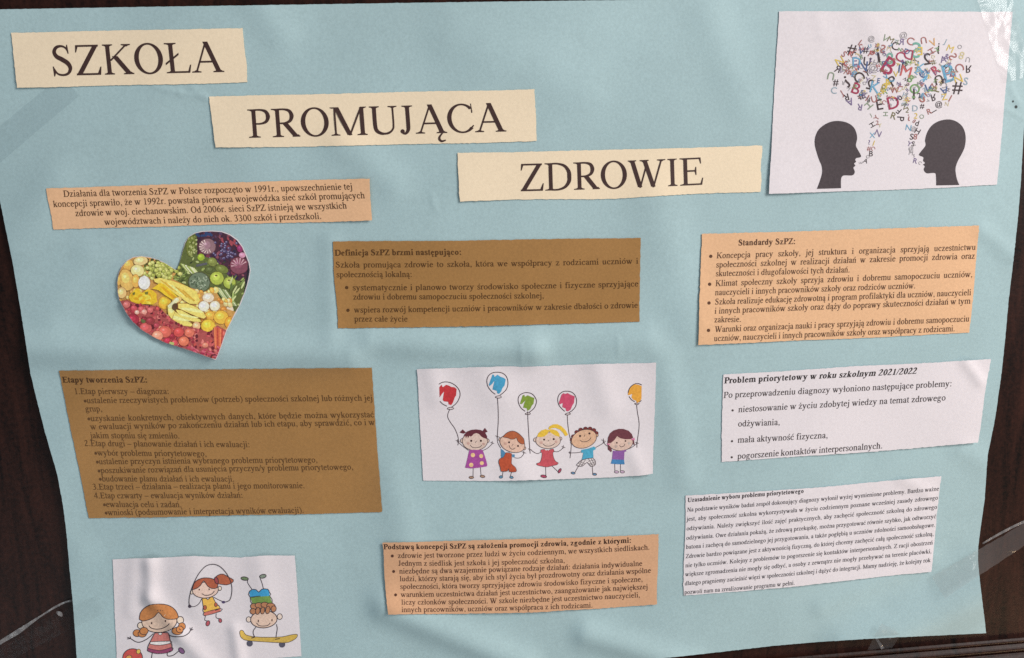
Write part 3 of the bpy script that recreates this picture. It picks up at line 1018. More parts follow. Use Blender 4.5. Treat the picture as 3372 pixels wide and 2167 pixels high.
INK_E = ink(94, 62, 32)
note("large brown note headed Etapy on the left, between the heart and the playing children", M_BROWN,
     [(194, 1220.7), (700, 1217), (1224.6, 1211.4)], [(293, 1707.5), (780, 1697), (1257.2, 1687.4)],
     [("heading", [("Etapy tworzenia SzPZ:", (207, 1260), (486.5, 1259.7), 29, dict(bold=True, color=ink(78, 48, 22)))]),
      ("list_item", [("1.Etap pierwszy – diagnoza:", (245, 1297.7), (558.6, 1297.7), 29),
          ("•ustalenie rzeczywistych problemów (potrzeb) społeczności szkolnej lub różnych jej", (276.6, 1328), (1228.4, 1319.4), 29),
          ("grup,", (282, 1355), (338, 1355), 29, dict(just=False)),
          ("•uzyskanie konkretnych, obiektywnych danych, które będzie można wykorzystać", (289, 1387), (1232.8, 1374), 29),
          ("w ewaluacji wyników po zakończeniu działań lub ich etapu, aby sprawdzić, co i w", (298, 1414.3), (1235.5, 1399.6), 29),
          ("jakim stopniu się zmieniło.", (298, 1443), (593, 1444), 29)]),
      ("list_item", [("2.Etap drugi – planowanie działań i ich ewaluacji:", (279, 1469), (824.4, 1472.9), 29),
          ("•wybór problemu priorytetowego,", (312, 1500), (681.7, 1503), 29),
          ("•ustalenie przyczyn istnienia wybranego problemu priorytetowego,", (317, 1529), (1046.8, 1523), 29),
          ("•poszukiwanie rozwiązań dla usunięcia przyczyn/y problemu priorytetowego,", (322.7, 1558.4), (1164.4, 1546.4), 29),
          ("•budowanie planu działań i ich ewaluacji.", (327, 1585.5), (773, 1586), 29)]),
      ("list_item", [("3.Etap trzeci – działania – realizacja planu i jego monitorowanie.", (306, 1612.6), (1004.5, 1607.7), 29)]),
      ("list_item", [("4.Etap czwarty – ewaluacja wyników działań:", (310.8, 1641.4), (801, 1639.7), 29),
          ("•ewaluacja celu i zadań,", (340.6, 1669.6), (599.3, 1670.6), 29),
          ("•wnioski (podsumowanie i interpretacja wyników ewaluacji).", (346, 1697.2), (1001.7, 1689), 29)])],
     INK_E, lift=lift_edge((800, 1700), 220, 0.4))

# ================================================================== fruit and vegetable heart
HS = 490.0 / 1640.0


def hp(x, y):
    return (360 + x * HS, 740 + y * HS)


heart_z = [(745, 505), (690, 470), (620, 425), (540, 385), (450, 358), (350, 345), (260, 355), (190, 395), (130, 460), (95, 540), (80, 640), (85, 740), (105, 830), (140, 900), (190, 990), (260, 1080), (350, 1160), (460, 1230), (600, 1300), (800, 1365), (950, 1415), (1100, 1470), (1175, 1492), (1200, 1440), (1240, 1330), (1290, 1180), (1340, 1080), (1400, 970), (1450, 870), (1500, 740), (1540, 610), (1558, 500), (1545, 420), (1510, 330), (1470, 240), (1410, 160), (1330, 105), (1240, 72), (1130, 65), (1020, 70), (940, 90), (870, 135), (830, 200), (805, 290), (785, 370), (760, 450)]
heart_px = np.array([hp(*q) for q in heart_z])
HEART = Sheet(OFF)
th = thing("heart_cutout", "heart shaped cutout photo of fruit and vegetables sorted by colour", "heart cutout", hp(800, 800), None, HEART)
bpy.context.view_layer.update()


def inside(p, poly):
    x, y = p
    r = False
    j = len(poly) - 1
    for i in range(len(poly)):
        if (poly[i][1] > y) != (poly[j][1] > y) and x < (poly[j][0] - poly[i][0]) * (y - poly[i][1]) / (poly[j][1] - poly[i][1]) + poly[i][0]:
            r = not r
        j = i
    return r


pr = Print()
pr.poly(heart_px, ink(225, 212, 210), 0, cell=10)
pr.build("paper", HEART, th, M_WHITE, base=0.0, thick=0.00022)
HL = Layers()
heart_in = heart_px + (np.array(hp(800, 780)) - heart_px) * 0.012


def hblob(pr, pts, color):
    """one printed shape in heart zoom units, trimmed at the edge of the cutout"""
    p = [hp(*q) for q in pts]
    c = np.mean(p, 0)
    if not inside(c, heart_in):
        return
    color = tuple(min(q * 1.12, .9) for q in color)
    q = []
    for v in p:
        v = np.array(v)
        if not inside(v, heart_in):
            lo, hi = 0.0, 1.0
            for _ in range(10):
                mid = (lo + hi) / 2
                if inside(c + (v - c) * mid, heart_in):
                    lo = mid
                else:
                    hi = mid
            v = c + (v - c) * lo
        q.append(v)
    pr.poly(q, color, HL.level(q), cell=9)


def ell(x, y, rx, ry, rot=0, n=14, wob=0.0):
    c, s = math.cos(math.radians(rot)), math.sin(math.radians(rot))
    out = []
    for i in range(n):
        a = 2 * math.pi * i / n
        k = 1 + random.uniform(-wob, wob)
        ex, ey = rx * k * math.cos(a), ry * k * math.sin(a)
        out.append((x + ex * c - ey * s, y + ex * s + ey * c))
    return out


def fruit(pr, x, y, rx, ry, col, rot=0, hl=True, rim=True):
    r, g, b = col
    if rim:
        hblob(pr, ell(x, y, rx * 1.07, ry * 1.07, rot), ink(r * .74, g * .68, b * .66))
    hblob(pr, ell(x, y, rx, ry, rot, wob=.03), ink(r, g, b))
    if hl:
        hblob(pr, ell(x - rx * .15, y - ry * .2, rx * .58, ry * .52, rot, wob=.06), ink(min(r * 1.13, 250), min(g * 1.13, 250), min(b * 1.16, 250)))
        hblob(pr, ell(x - rx * .25, y - ry * .32, rx * .2, ry * .17, rot), ink(min(r * 1.28 + 15, 250), min(g * 1.28 + 15, 250), min(b * 1.3 + 25, 250)))


purple = Print()
hblob(purple, [(945, 95), (1020, 74), (1130, 70), (1240, 78), (1330, 112), (1410, 168), (1465, 245), (1505, 335), (1540, 420), (1550, 500), (1530, 610), (1500, 650), (1400, 610), (1310, 560), (1180, 400), (1050, 350), (960, 330), (955, 200)], ink(72, 42, 58))
for _ in range(170):
    x, y = random.uniform(950, 1540), random.uniform(75, 600)
    c = random.choice([(92, 50, 66), (60, 40, 62), (120, 55, 72), (48, 40, 66), (140, 78, 92), (84, 60, 88), (66, 34, 46)])
    hblob(purple, ell(x, y, random.uniform(10, 30), random.uniform(8, 22), random.uniform(0, 180), 8, .2), ink(*c))
for _ in range(16):
    hblob(purple, ell(random.uniform(955, 1130), random.uniform(85, 130), 15, 15, 0, 8), ink(50, 68, 110))
for _ in range(14):
    hblob(purple, ell(random.uniform(1230, 1440), random.uniform(150, 240), 22, 12, random.uniform(0, 90), 8, .2), ink(160, 70, 80))
fruit(purple, 1080, 240, 92, 84, (140, 105, 112))
for i in range(9):
    a = 40 + i * 24
    pts = [(1080 + 20 * math.cos(math.radians(a)), 245 + 20 * math.sin(math.radians(a))), (1072 + 82 * math.cos(math.radians(a + 14)), 240 + 74 * math.sin(math.radians(a + 14))), (1072 + 84 * math.cos(math.radians(a + 24)), 240 + 76 * math.sin(math.radians(a + 24)))]
    hblob(purple, pts, ink(222, 198, 190))
for _ in range(46):
    x, y = random.gauss(1290, 60), random.gauss(300, 55)
    hblob(purple, ell(x, y, 16, 16, 0, 9), ink(74, 62, 100))
    hblob(purple, ell(x - 3, y - 4, 8, 7, 0, 7), ink(150, 142, 172))
fruit(purple, 1430, 450, 100, 92, (130, 72, 88))
for i in range(7):
    a = 170 + i * 26
    hblob(purple, [(1430 + 15 * math.cos(math.radians(a)), 450), (1430 + 88 * math.cos(math.radians(a)), 448 + 80 * math.sin(math.radians(a))), (1430 + 90 * math.cos(math.radians(a + 9)), 448 + 82 * math.sin(math.radians(a + 9)))], ink(205, 165, 172))
fruit(purple, 1465, 335, 36, 30, (200, 140, 165))
fruit(purple, 1440, 262, 34, 40, (140, 50, 95))
hblob(purple, [(1525, 420), (1545, 430), (1548, 520), (1520, 660), (1480, 800), (1465, 800), (1500, 650), (1522, 540)], ink(40, 42, 52))

green = Print()
hblob(green, [(940, 95), (965, 130), (970, 340), (1080, 360), (1180, 400), (1310, 560), (1400, 610), (1500, 650), (1480, 760), (1430, 900), (1390, 960), (1300, 930), (1150, 700), (1040, 740), (880, 690), (700, 600), (745, 510), (762, 450), (790, 370), (812, 285), (840, 200), (875, 140)], ink(92, 102, 52))
for _ in range(190):
    x, y = random.uniform(700, 1500), random.uniform(100, 930)
    if y < 360 and x > 970:
        continue
    if 870 < x < 1130 and 520 < y < 745 or x > 1290 and y < 570:
        continue
    c = random.choice([(120, 135, 60), (82, 98, 40), (150, 165, 90), (64, 76, 38), (175, 185, 120), (105, 125, 62), (50, 58, 40)])
    hblob(green, ell(x, y, random.uniform(8, 30), random.uniform(5, 14), random.uniform(-70, 70), 7, .25), ink(*c))
fruit(green, 900, 230, 50, 120, (112, 122, 52), 5, False)
for _ in range(40):
    hblob(green, ell(random.uniform(860, 960), random.uniform(110, 350), 14, 10, random.uniform(0, 180), 7, .2), ink(*random.choice([(150, 158, 90), (88, 98, 40), (176, 180, 118)])))
fruit(green, 1010, 358, 38, 38, (150, 175, 50))
fruit(green, 1135, 410, 52, 46, (124, 132, 64), 30)
fruit(green, 1240, 490, 72, 44, (112, 122, 56), 20)
fruit(green, 1110, 500, 55, 40, (88, 98, 52))
hblob(green, [(955, 440), (1075, 415), (1080, 440), (960, 465)], ink(90, 90, 95))
for k in range(9):
    x0 = 780 + k * 17
    hblob(green, [(x0, 430 + k * 6), (x0 + 18, 425 + k * 6), (x0 + 90, 520 + k * 5), (x0 + 75, 525 + k * 5)], ink(*random.choice([(205, 212, 150), (150, 165, 85), (228, 228, 190)])))
for k in range(26):
    hblob(green, ell(random.uniform(690, 880), random.uniform(520, 650), random.uniform(16, 34), 8, random.uniform(-50, 40), 7, .2), ink(*random.choice([(150, 168, 88), (110, 130, 60), (190, 198, 130), (80, 96, 45)])))
fruit(green, 990, 635, 115, 108, (108, 122, 98), 0, False)
for _ in range(90):
    a, rr = random.uniform(0, 6.28), random.uniform(0, 100)
    hblob(green, ell(990 + rr * math.cos(a), 632 + rr * .93 * math.sin(a), 13, 10, random.uniform(0, 180), 7, .2), ink(*random.choice([(134, 150, 122), (78, 94, 70), (108, 124, 96), (152, 164, 138)])))
fruit(green, 1185, 590, 74, 70, (170, 185, 72))
hblob(green, ell(1178, 560, 16, 9, 0, 8), ink(110, 95, 50))
fruit(green, 1325, 640, 66, 64, (165, 180, 74))
hblob(green, ell(1318, 612, 14, 8, 0, 8), ink(110, 95, 50))
for k in range(16):
    x0, y0 = 1150 + k * 9, 680 + k * 3
    hblob(green, [(x0, y0), (x0 + 9, y0 - 3), (x0 + 175 - k * 3, y0 + 225 - k * 4), (x0 + 165 - k * 3, y0 + 232 - k * 4)], ink(*random.choice([(186, 196, 138), (128, 146, 82), (214, 218, 176), (96, 116, 60)])))
for k in range(14):
    x0, y0 = random.uniform(1330, 1480), random.uniform(600, 860)
    hblob(green, ell(x0, y0, 46, 11, random.uniform(-85, -45), 9, .1), ink(*random.choice([(160, 178, 100), (118, 138, 70), (196, 205, 140), (90, 110, 58)])))
hblob(green, ell(1325, 940, 46, 46, 0, 10, .1), ink(225, 205, 178))

yellow = Print()
hblob(yellow, [(350, 352), (450, 365), (540, 395), (620, 432), (700, 480), (745, 515), (700, 600), (880, 690), (1040, 740), (1150, 700), (1300, 930), (1390, 960), (1340, 1070), (1300, 1160), (1180, 1180), (1000, 1150), (700, 1080), (520, 900), (200, 840), (110, 830), (90, 740), (86, 640), (100, 540), (135, 465), (195, 400), (262, 362)], ink(196, 146, 76))
for _ in range(60):
    hblob(yellow, ell(random.uniform(380, 730), random.uniform(370, 590), 22, 16, random.uniform(0, 180), 8, .2), ink(*random.choice([(92, 98, 40), (130, 138, 60), (70, 72, 36)])))
for _ in range(110):
    x, y = random.gauss(560, 95), random.gauss(500, 55)
    if y > 370 + (x - 450) * .3 and y < 600:
        fruit(yellow, x, y, 22, 20, random.choice([(176, 180, 88), (160, 166, 74), (196, 196, 110)]))
for _ in range(70):
    x, y = random.uniform(760, 1330), random.uniform(720, 1120)
    r_ = random.uniform(16, 34)
    fruit(yellow, x, y, r_, r_ * random.uniform(.75, 1), random.choice([(226, 170, 70), (214, 150, 60), (232, 196, 130), (204, 132, 56), (236, 206, 120)]), random.uniform(0, 90))
for _ in range(40):
    x, y = random.uniform(110, 560), random.uniform(600, 880)
    r_ = random.uniform(16, 32)
    fruit(yellow, x, y, r_, r_ * random.uniform(.75, 1), random.choice([(222, 172, 84), (206, 146, 62), (228, 190, 112), (186, 122, 52)]), random.uniform(0, 90))
for x, y, rx, ry, c, rot in (
    (205, 440, 60, 62, (220, 172, 82), 0), (345, 400, 78, 48, (222, 196, 130), -8), (310, 505, 72, 62, (236, 212, 138), 10), (190, 610, 78, 118, (222, 178, 92), -14),
    (290, 620, 42, 72, (228, 172, 80), 0), (135, 750, 52, 60, (226, 186, 118), 0), (100, 610, 30, 60, (216, 168, 84), 0), (385, 640, 64, 74, (236, 228, 214), 0),
    (1090, 805, 62, 50, (228, 206, 178), 0), (1042, 898, 58, 56, (236, 220, 200), 0), (1162, 895, 56, 54, (234, 216, 186), 0),
    (1110, 1000, 58, 46, (230, 170, 66), 0), (1232, 1020, 80, 74, (234, 178, 62), 0), (1330, 1080, 56, 66, (226, 156, 52), 0), (612, 860, 70, 70, (236, 176, 54), 0)):
    fruit(yellow, x, y, rx, ry, c, rot)
hblob(yellow, [(365, 580), (385, 555), (402, 580)], ink(236, 228, 214))
hblob(yellow, [(215, 800), (225, 770), (300, 700), (330, 705), (350, 760), (380, 740), (410, 715), (470, 720), (520, 760), (525, 850), (480, 880), (400, 875), (300, 880), (240, 850)], ink(232, 186, 40))
for _ in range(16):
    hblob(yellow, ell(random.uniform(250, 500), random.uniform(760, 860), 30, 15, random.uniform(-60, 60), 8, .2), ink(*random.choice([(244, 206, 70), (216, 160, 30), (240, 196, 50)])))
hblob(yellow, [(255, 750), (285, 740), (280, 775), (258, 775)], ink(110, 110, 45))
hblob(yellow, [(390, 745), (430, 735), (425, 770), (398, 772)], ink(110, 110, 45))
hblob(yellow, [(490, 600), (560, 585), (700, 620), (860, 680), (960, 740), (1000, 830), (970, 875), (880, 870), (780, 800), (640, 700), (540, 650), (500, 630)], ink(234, 204, 98))
for k in range(7):
    hblob(yellow, [(560 + k * 40, 610 + k * 18), (580 + k * 40, 612 + k * 18), (720 + k * 38, 720 + k * 20), (700 + k * 38, 722 + k * 20)], ink(*random.choice([(214, 176, 66), (244, 222, 132), (204, 160, 56)])))
hblob(yellow, [(470, 705), (560, 640), (610, 660), (700, 740), (770, 810), (700, 830), (620, 780), (540, 720)], ink(236, 188, 40))
hblob(yellow, [(560, 680), (600, 690), (740, 800), (700, 815)], ink(214, 156, 30))
for pts in ([(760, 870), (860, 870), (960, 910), (1040, 970), (1068, 1015), (1040, 1035), (960, 1010), (850, 960), (760, 920)],
            [(730, 935), (800, 945), (900, 1000), (1000, 1045), (1010, 1070), (960, 1075), (860, 1050), (780, 1010)],
            [(690, 950), (730, 960), (790, 1010), (860, 1060), (918, 1100), (900, 1122), (820, 1115), (720, 1070), (660, 1020)],
            [(640, 880), (700, 900), (720, 960), (690, 1040), (650, 990)]):
    c = np.mean(pts, 0)
    hblob(yellow, [(c[0] + (x - c[0]) * 1.06, c[1] + (y - c[1]) * 1.1 + 4) for x, y in pts], ink(150, 96, 40))
    hblob(yellow, pts, ink(238, 206, 104))
    hblob(yellow, [(c[0] + (x - c[0]) * .8, c[1] + (y - c[1]) * .35 - 8) for x, y in pts], ink(248, 226, 142))
fruit(yellow, 745, 830, 55, 30, (226, 190, 110), -25)
for k in range(7):
    fruit(yellow, 668 + k * 13, 900 - k * 12, 22, 22, (238, 224, 166))
hblob(yellow, ell(725, 905, 30, 38, 20, 10, .2), ink(92, 66, 42))
fruit(yellow, 520, 965, 50, 58, (236, 186, 156))
fruit(yellow, 605, 1050, 62, 70, (242, 196, 162))
hblob(yellow, [(585, 990), (600, 955), (622, 990)], ink(236, 186, 156))
fruit(yellow, 960, 1115, 42, 45, (226, 176, 126))
fruit(yellow, 1088, 1115, 76, 70, (238, 186, 58))

red = Print()
RED = [(120, 840), (200, 830), (300, 870), (420, 890), (540, 900), (660, 1020), (800, 1110), (1000, 1150), (1100, 1190), (1190, 1110), (1290, 1165), (1235, 1330), (1196, 1440), (1172, 1482), (1100, 1460), (950, 1405), (800, 1355), (600, 1290), (460, 1220), (350, 1150), (260, 1070), (192, 980), (140, 880)]
hblob(red, RED, ink(164, 76, 74))
for _ in range(520):
    x, y = random.uniform(140, 1290), random.uniform(870, 1480)
    if not inside((x, y), RED):
        continue
    c = random.choice([(178, 62, 72), (146, 44, 58), (202, 92, 92), (110, 34, 46), (188, 76, 70), (214, 120, 112), (96, 34, 44)])
    hblob(red, ell(x, y, random.uniform(10, 26), random.uniform(8, 20), random.uniform(0, 180), 8, .2), ink(*c))
for _ in range(60):
    x, y = random.uniform(170, 1270), random.uniform(890, 1450)
    if inside((x, y), RED):
        r_ = random.uniform(16, 38)
        fruit(red, x, y, r_, r_ * random.uniform(.8, 1), random.choice([(196, 78, 76), (172, 56, 66), (206, 104, 92), (150, 46, 58), (214, 128, 104), (132, 44, 52)]))
for x, y, r, c in ((190, 880, 40, (208, 110, 104)), (270, 920, 34, (196, 78, 84)), (350, 930, 34, (202, 92, 94)), (305, 965, 26, (232, 170, 150)), (385, 960, 30, (226, 150, 134)), (450, 940, 34, (206, 100, 98)), (260, 1045, 66, (168, 48, 66)), (400, 1140, 66, (196, 86, 84)), (612, 1180, 70, (204, 96, 80)), (765, 1185, 56, (196, 74, 70)), (882, 1190, 54, (206, 106, 84)), (820, 1285, 56, (212, 110, 82)), (530, 1225, 60, (222, 140, 112)), (640, 1280, 40, (180, 50, 70)), (720, 1300, 34, (196, 72, 80)), (450, 1060, 46, (150, 56, 62)), (520, 1110, 32, (170, 66, 76))):
    fruit(red, x, y, r, r * .9, c)
hblob(red, ell(370, 1065, 30, 20, 30, 9, .3), ink(96, 104, 60))
hblob(red, ell(685, 1310, 26, 20, 0, 9, .3), ink(170, 176, 100))
for k in range(8):
    x0 = 1150 + k * 17
    hblob(red, [(x0, 1130 + k * 5), (x0 + 20, 1125 + k * 5), (x0 + 28 - k * 4, 1360), (x0 + 14 - k * 4, 1370)], ink(*random.choice([(206, 98, 66), (180, 66, 56), (222, 122, 80)])))
for _ in range(40):
    hblob(red, ell(random.uniform(840, 1230), random.uniform(1350, 1460), 30, 10, random.uniform(-10, 40), 7, .2), ink(*random.choice([(190, 66, 92), (168, 48, 76), (204, 96, 112)])))
for nm, pp in (("purple_produce", purple), ("green_produce", green), ("yellow_produce", yellow), ("red_produce", red)):
    pp.build(nm, HEART, th)

# ================================================================== picture of two heads under a cloud of letters
WS = 1.0 / 2.1996


def wp(x, y):
    return (2400 + x * WS, y * WS)


WSH = Sheet(OFF, [(2680, 40, 2700, 130, 14, 0.14), (2830, 40, 2900, 160, 34, 0.4), (3180, 330, 3300, 370, 14, 0.18)], lift_edge((2535, 638), 110, 1.0))
th = sheet_thing("silhouette_picture", "white picture of two black head silhouettes talking below a cloud of coloured letters", "picture", WSH, M_WHITE,
                 [(2564.6, 37.3), (2950, 37), (3334.3, 38.6)], [(2531.8, 638.3), (2900, 626), (3120, 618), (3283.8, 608.3)], jitter=0.4)
head_a = [(638, 1368), (660, 1310), (676, 1250), (672, 1200), (655, 1160), (637, 1105), (625, 1060), (622, 1020), (630, 980), (650, 940), (690, 905), (740, 882), (793, 876), (850, 886), (895, 912), (920, 950), (930, 1000), (922, 1040), (922, 1060), (935, 1085), (958, 1128), (950, 1140), (925, 1145), (916, 1158), (922, 1172), (908, 1185), (917, 1200), (903, 1215), (912, 1240), (908, 1260), (890, 1271), (850, 1270), (825, 1275), (813, 1300), (813, 1363)]
head_b = [(1503, 1343), (1501, 1275), (1495, 1255), (1470, 1253), (1440, 1256), (1420, 1245), (1412, 1225), (1420, 1205), (1408, 1192), (1422, 1180), (1408, 1165), (1410, 1140), (1385, 1128), (1378, 1118), (1400, 1088), (1425, 1055), (1424, 1030), (1422, 1015), (1437, 960), (1470, 910), (1520, 878), (1585, 865), (1640, 876), (1685, 908), (1708, 950), (1716, 1000), (1710, 1060), (1690, 1110), (1660, 1165), (1643, 1215), (1645, 1260), (1655, 1305), (1670, 1340)]
for lab, hd in (("black head facing right", head_a), ("black head facing left", head_b)):
    pr = Print()
    sm = [q for q in spline(hd, 4)]
    pr.poly([wp(*q) for q in sm], ink(70, 60, 64), 0, cell=12)
    o = pr.build("head_silhouette", WSH, th)
    o["label"] = lab

CC = {'K': (66, 50, 52), 'R': (160, 48, 80), 'r': (160, 96, 92), 'B': (100, 160, 192), 'b': (140, 160, 172), 'Y': (208, 178, 76), 'y': (196, 182, 140),
      'G': (104, 150, 84), 'g': (132, 146, 122), 't': (104, 162, 146), 'n': (70, 92, 138), 'p': (118, 100, 140), 'o': (118, 110, 74), 'x': (150, 144, 146), 'A': (206, 156, 96), 'd': (190, 88, 88)}
CLOUD = """@,877,195,95,0,x I,725,240,90,35,r #,622,340,165,10,K 2m,735,300,90,0,r V,745,350,100,15,n #,805,340,95,0,K P,875,395,95,35,r im,970,410,215,-8,K
Cm,948,312,50,-40,K Sm,1030,325,130,10,r V,1060,185,95,35,g M,1130,205,85,30,o @,1300,150,110,0,x C,1190,285,115,15,K Rm,1270,230,90,0,p C,1390,220,110,25,r Sm,1465,340,240,6,t U,1565,210,95,170,r V,1690,240,105,-25,A
jm,1765,320,165,6,K J,1845,235,95,25,b M,1915,320,95,25,Y O,2040,297,60,0,x Sm,1950,425,120,60,r 8,2065,410,110,20,y U,2147,465,70,190,x Rm,2160,590,105,180,K A,1822,460,90,-12,p H,1670,350,90,60,r E,1518,352,115,180,Y
Dm,1365,398,150,10,R C,1255,425,150,15,R 8,1120,450,170,0,t B,1110,550,260,32,R E,1062,628,70,30,R U,822,490,130,8,K N,765,545,150,8,n E,660,482,115,-5,p D,685,495,140,0,B N,462,485,115,-30,Y S,520,392,90,40,r Rm,432,585,100,18,K
J,545,560,130,-60,r U,345,680,110,192,g S,600,570,80,80,o @,905,580,140,20,x B,655,655,95,25,B C,715,690,160,60,K Y,822,640,90,-25,K ?m,560,755,185,160,K #,410,770,95,0,K C,385,870,95,5,b B,680,845,170,22,R 2m,860,790,155,12,K
K,930,830,175,12,B E,975,740,70,10,n P,1040,845,110,15,o A,1100,770,140,-20,Y P,1160,745,155,-32,K V,1200,655,85,0,Y W,1185,868,85,0,r Y,1245,820,85,55,r R,1320,555,130,12,K M,1335,620,170,15,d I,1245,580,120,8,n F,1475,530,105,180,o
K,1530,570,140,12,B 2m,1610,455,175,-10,K #,1690,500,85,70,o C,1570,655,130,-120,n R,1725,600,140,-35,R B,1900,640,270,-14,B C,2035,570,135,70,r N,2020,720,120,-20,Y #,2010,840,185,2,K S,2120,750,110,10,b U,1765,730,145,165,K I,1600,690,175,32,B
8,1395,715,110,35,G O,1450,850,150,0,G i,1437,920,165,180,K V,1625,850,125,0,n P,1728,855,105,-75,o A,1842,880,115,165,n C,1838,800,85,170,x Z,1838,955,90,-8,Y S,1560,965,150,20,r Rm,1700,962,95,165,K I,1915,975,100,28,r @,1765,1058,100,0,K
#,1545,1080,75,6,K N,1870,1050,55,10,y J,1690,1145,105,60,K R,1640,1145,80,-20,r D,1165,1030,190,-12,R E,985,1055,160,-10,K P,1245,985,95,40,K U,915,985,95,-15,r I,825,970,95,32,r #,745,955,95,70,K R,545,960,95,165,K J,490,915,105,-30,r
A,598,1025,100,155,p R,722,1090,90,190,p H,845,1062,105,50,g H,1065,1180,68,90,g F,1238,1140,85,-140,K N,1315,1080,75,60,o 2,1352,1130,70,10,o R,1172,1205,95,18,o P,1262,1245,100,95,K ?,1367,1230,95,170,r O,1540,1215,62,0,g D,1452,1105,85,0,b
2,1462,1205,80,10,Y 8,1440,1275,55,40,r d,1480,1300,80,15,K J,870,1200,60,-30,g Y,945,1230,70,-60,r H,890,1322,75,60,K 2,955,1295,65,0,r Y,990,1330,55,0,y U,1515,800,90,0,x O,1510,800,80,10,g H,1320,930,70,20,b T,1560,720,90,60,B
C,1045,1025,60,40,r @,1120,1070,60,0,x S,1000,1010,60,0,y A,1430,490,110,0,y M,1110,320,60,10,y R,1060,880,80,-10,G L,990,940,90,20,t S,770,890,70,60,Y N,1385,690,60,0,y E,640,560,60,40,b W,1560,640,60,10,B"""
COLS = """X,1040,980,42,0,B N,1082,965,48,25,p ?,1018,1032,40,0,p I,1050,1037,42,20,Y #,1015,1078,36,5,r C,1045,1075,32,60,r B,1031,1113,42,5,K O,1008,1135,26,0,x A,992,1165,34,20,K S,967,1178,22,60,x U,950,1180,16,0,x
N,1302,925,46,10,B @,1338,935,42,0,x H,1368,950,44,30,K S,1325,990,48,10,K 8,1352,990,46,10,r Y,1308,1042,38,25,p S,1336,1042,40,10,K @,1320,1078,38,0,x M,1320,1108,32,10,x S,1342,1128,24,0,x R,1352,1165,40,15,p C,1385,1180,26,40,x Y,1338,1050,30,60,x"""
tmp_cd = bpy.data.curves.new("letter_template", 'FONT')
tmp_cd.resolution_u = 3
tmp_cd.offset = 0.006
tmp_ob = bpy.data.objects.new("letter_template", tmp_cd)
COL.objects.link(tmp_ob)
GL = {}


def sans(ch):
    if ch not in GL:
        tmp_cd.body = ch
        tmp_cd.offset = 0.0 if ch in 'MWNKX' else 0.006
        bpy.context.view_layer.update()
        dg = bpy.context.evaluated_depsgraph_get()
        me = tmp_ob.evaluated_get(dg).to_mesh()
        v = np.array([q.co[:2] for q in me.vertices])
        f = [tuple(q.vertices) for q in me.polygons]
        tmp_ob.evaluated_get(dg).to_mesh_clear()
        lo, hi = v.min(0), v.max(0)
        GL[ch] = ((v - (lo + hi) / 2) / max(hi[1] - lo[1], 0.45), f)
    return GL[ch]


CL = Layers(0.00001)
for _ in range(190):
    a, r_ = random.uniform(0, 6.28), math.sqrt(random.uniform(0.05, 1))
    CLOUD += ' %s,%d,%d,%d,%d,%s' % (random.choice('ABCDEFHKLMNPRSTUVWYZ2358&'), 1250 + 800 * r_ * math.cos(a), 640 + 420 * r_ * math.sin(a), random.choice((42, 50, 60, 75)), random.uniform(-180, 180), random.choice('yyxxbYgropKnrBpGd'))
CLOUD = ' '.join(sorted(CLOUD.split(), key=lambda q: q[-1] not in 'yxb'))


def letters(data, conv, part):
    pr = Print()
    for k, tok in enumerate(data.split()):
        c, x, y, h, r, col = tok.rsplit(',', 5)
        mir = len(c) > 1 and c.endswith('m')
        c = c[0]
        v, f = sans(c)
        v = v * float(h) * (0.93 if float(h) < 130 else 0.87)
        if mir:
            v = v * (-1, 1)
        a = math.radians(float(r))
        X = v[:, 0] * math.cos(a) + v[:, 1] * math.sin(a) + float(x)
        Y = v[:, 0] * math.sin(a) - v[:, 1] * math.cos(a) + float(y)
        q = [conv(p, q) for p, q in zip(X, Y)]
        pr.add(q, f, CL.level(q), ink(*CC[col]))
    pr.build(part, WSH, th)


letters(CLOUD, lambda x, y: (2650 + x / 3.995, 80 + y / 3.995), "letter_cloud")
a_, b_ = COLS.split("\n")
letters(a_, wp, "letter_stream")
letters(b_, wp, "letter_stream")
bpy.data.objects.remove(tmp_ob)
bpy.data.curves.remove(tmp_cd)

# ================================================================== drawn pictures
class Drawing:
    """Drawn figures in the units of an enlarged view of the photo; each part becomes one printed mesh."""

    def __init__(self, ox, oy, k, sheet, th, line):
        self.ox, self.oy, self.k, self.sheet, self.th, self.line = ox, oy, k, sheet, th, line
        self.lay = Layers()
        self.pr = None

    def begin(self, ox=None):
        if ox is not None:
            self.ox = ox
        self.pr = Print()

    def P(self, x, y):
        return (self.ox + x / self.k, self.oy + y / self.k)

    def fill(self, pts, c, smooth=False, edge=0):
        q = [self.P(*p) for p in (spline(pts, 4, True) if smooth else pts)]
        self.pr.poly(q, ink(*c), self.lay.level(q), cell=8)
        if edge:
            self.pr.stroke(q + [q[0]], edge / self.k, self.line, self.lay.level(q), smooth=True, per=2)

    def el(self, x, y, rx, ry, c, rot=0, edge=0):
        a = np.linspace(0, 2 * math.pi, 24, endpoint=False)
        cs, sn = math.cos(math.radians(rot)), math.sin(math.radians(rot))
        pts = [(x + rx * math.cos(t) * cs - ry * math.sin(t) * sn, y + rx * math.cos(t) * sn + ry * math.sin(t) * cs) for t in a]
        self.fill(pts, c, False, edge)

    def ln(self, pts, w=7, c=None):
        q = [self.P(*p) for p in pts]
        self.pr.stroke(q, w / self.k, c or self.line, self.lay.level(q), smooth=len(pts) > 2)

    def end(self, name, parent=None, label=None):
        o = self.pr.build(name, self.sheet, self.th)
        if parent is not None:
            o.parent = parent
            o.matrix_parent_inverse = Matrix()
        if label:
            o["label"] = label
        return o


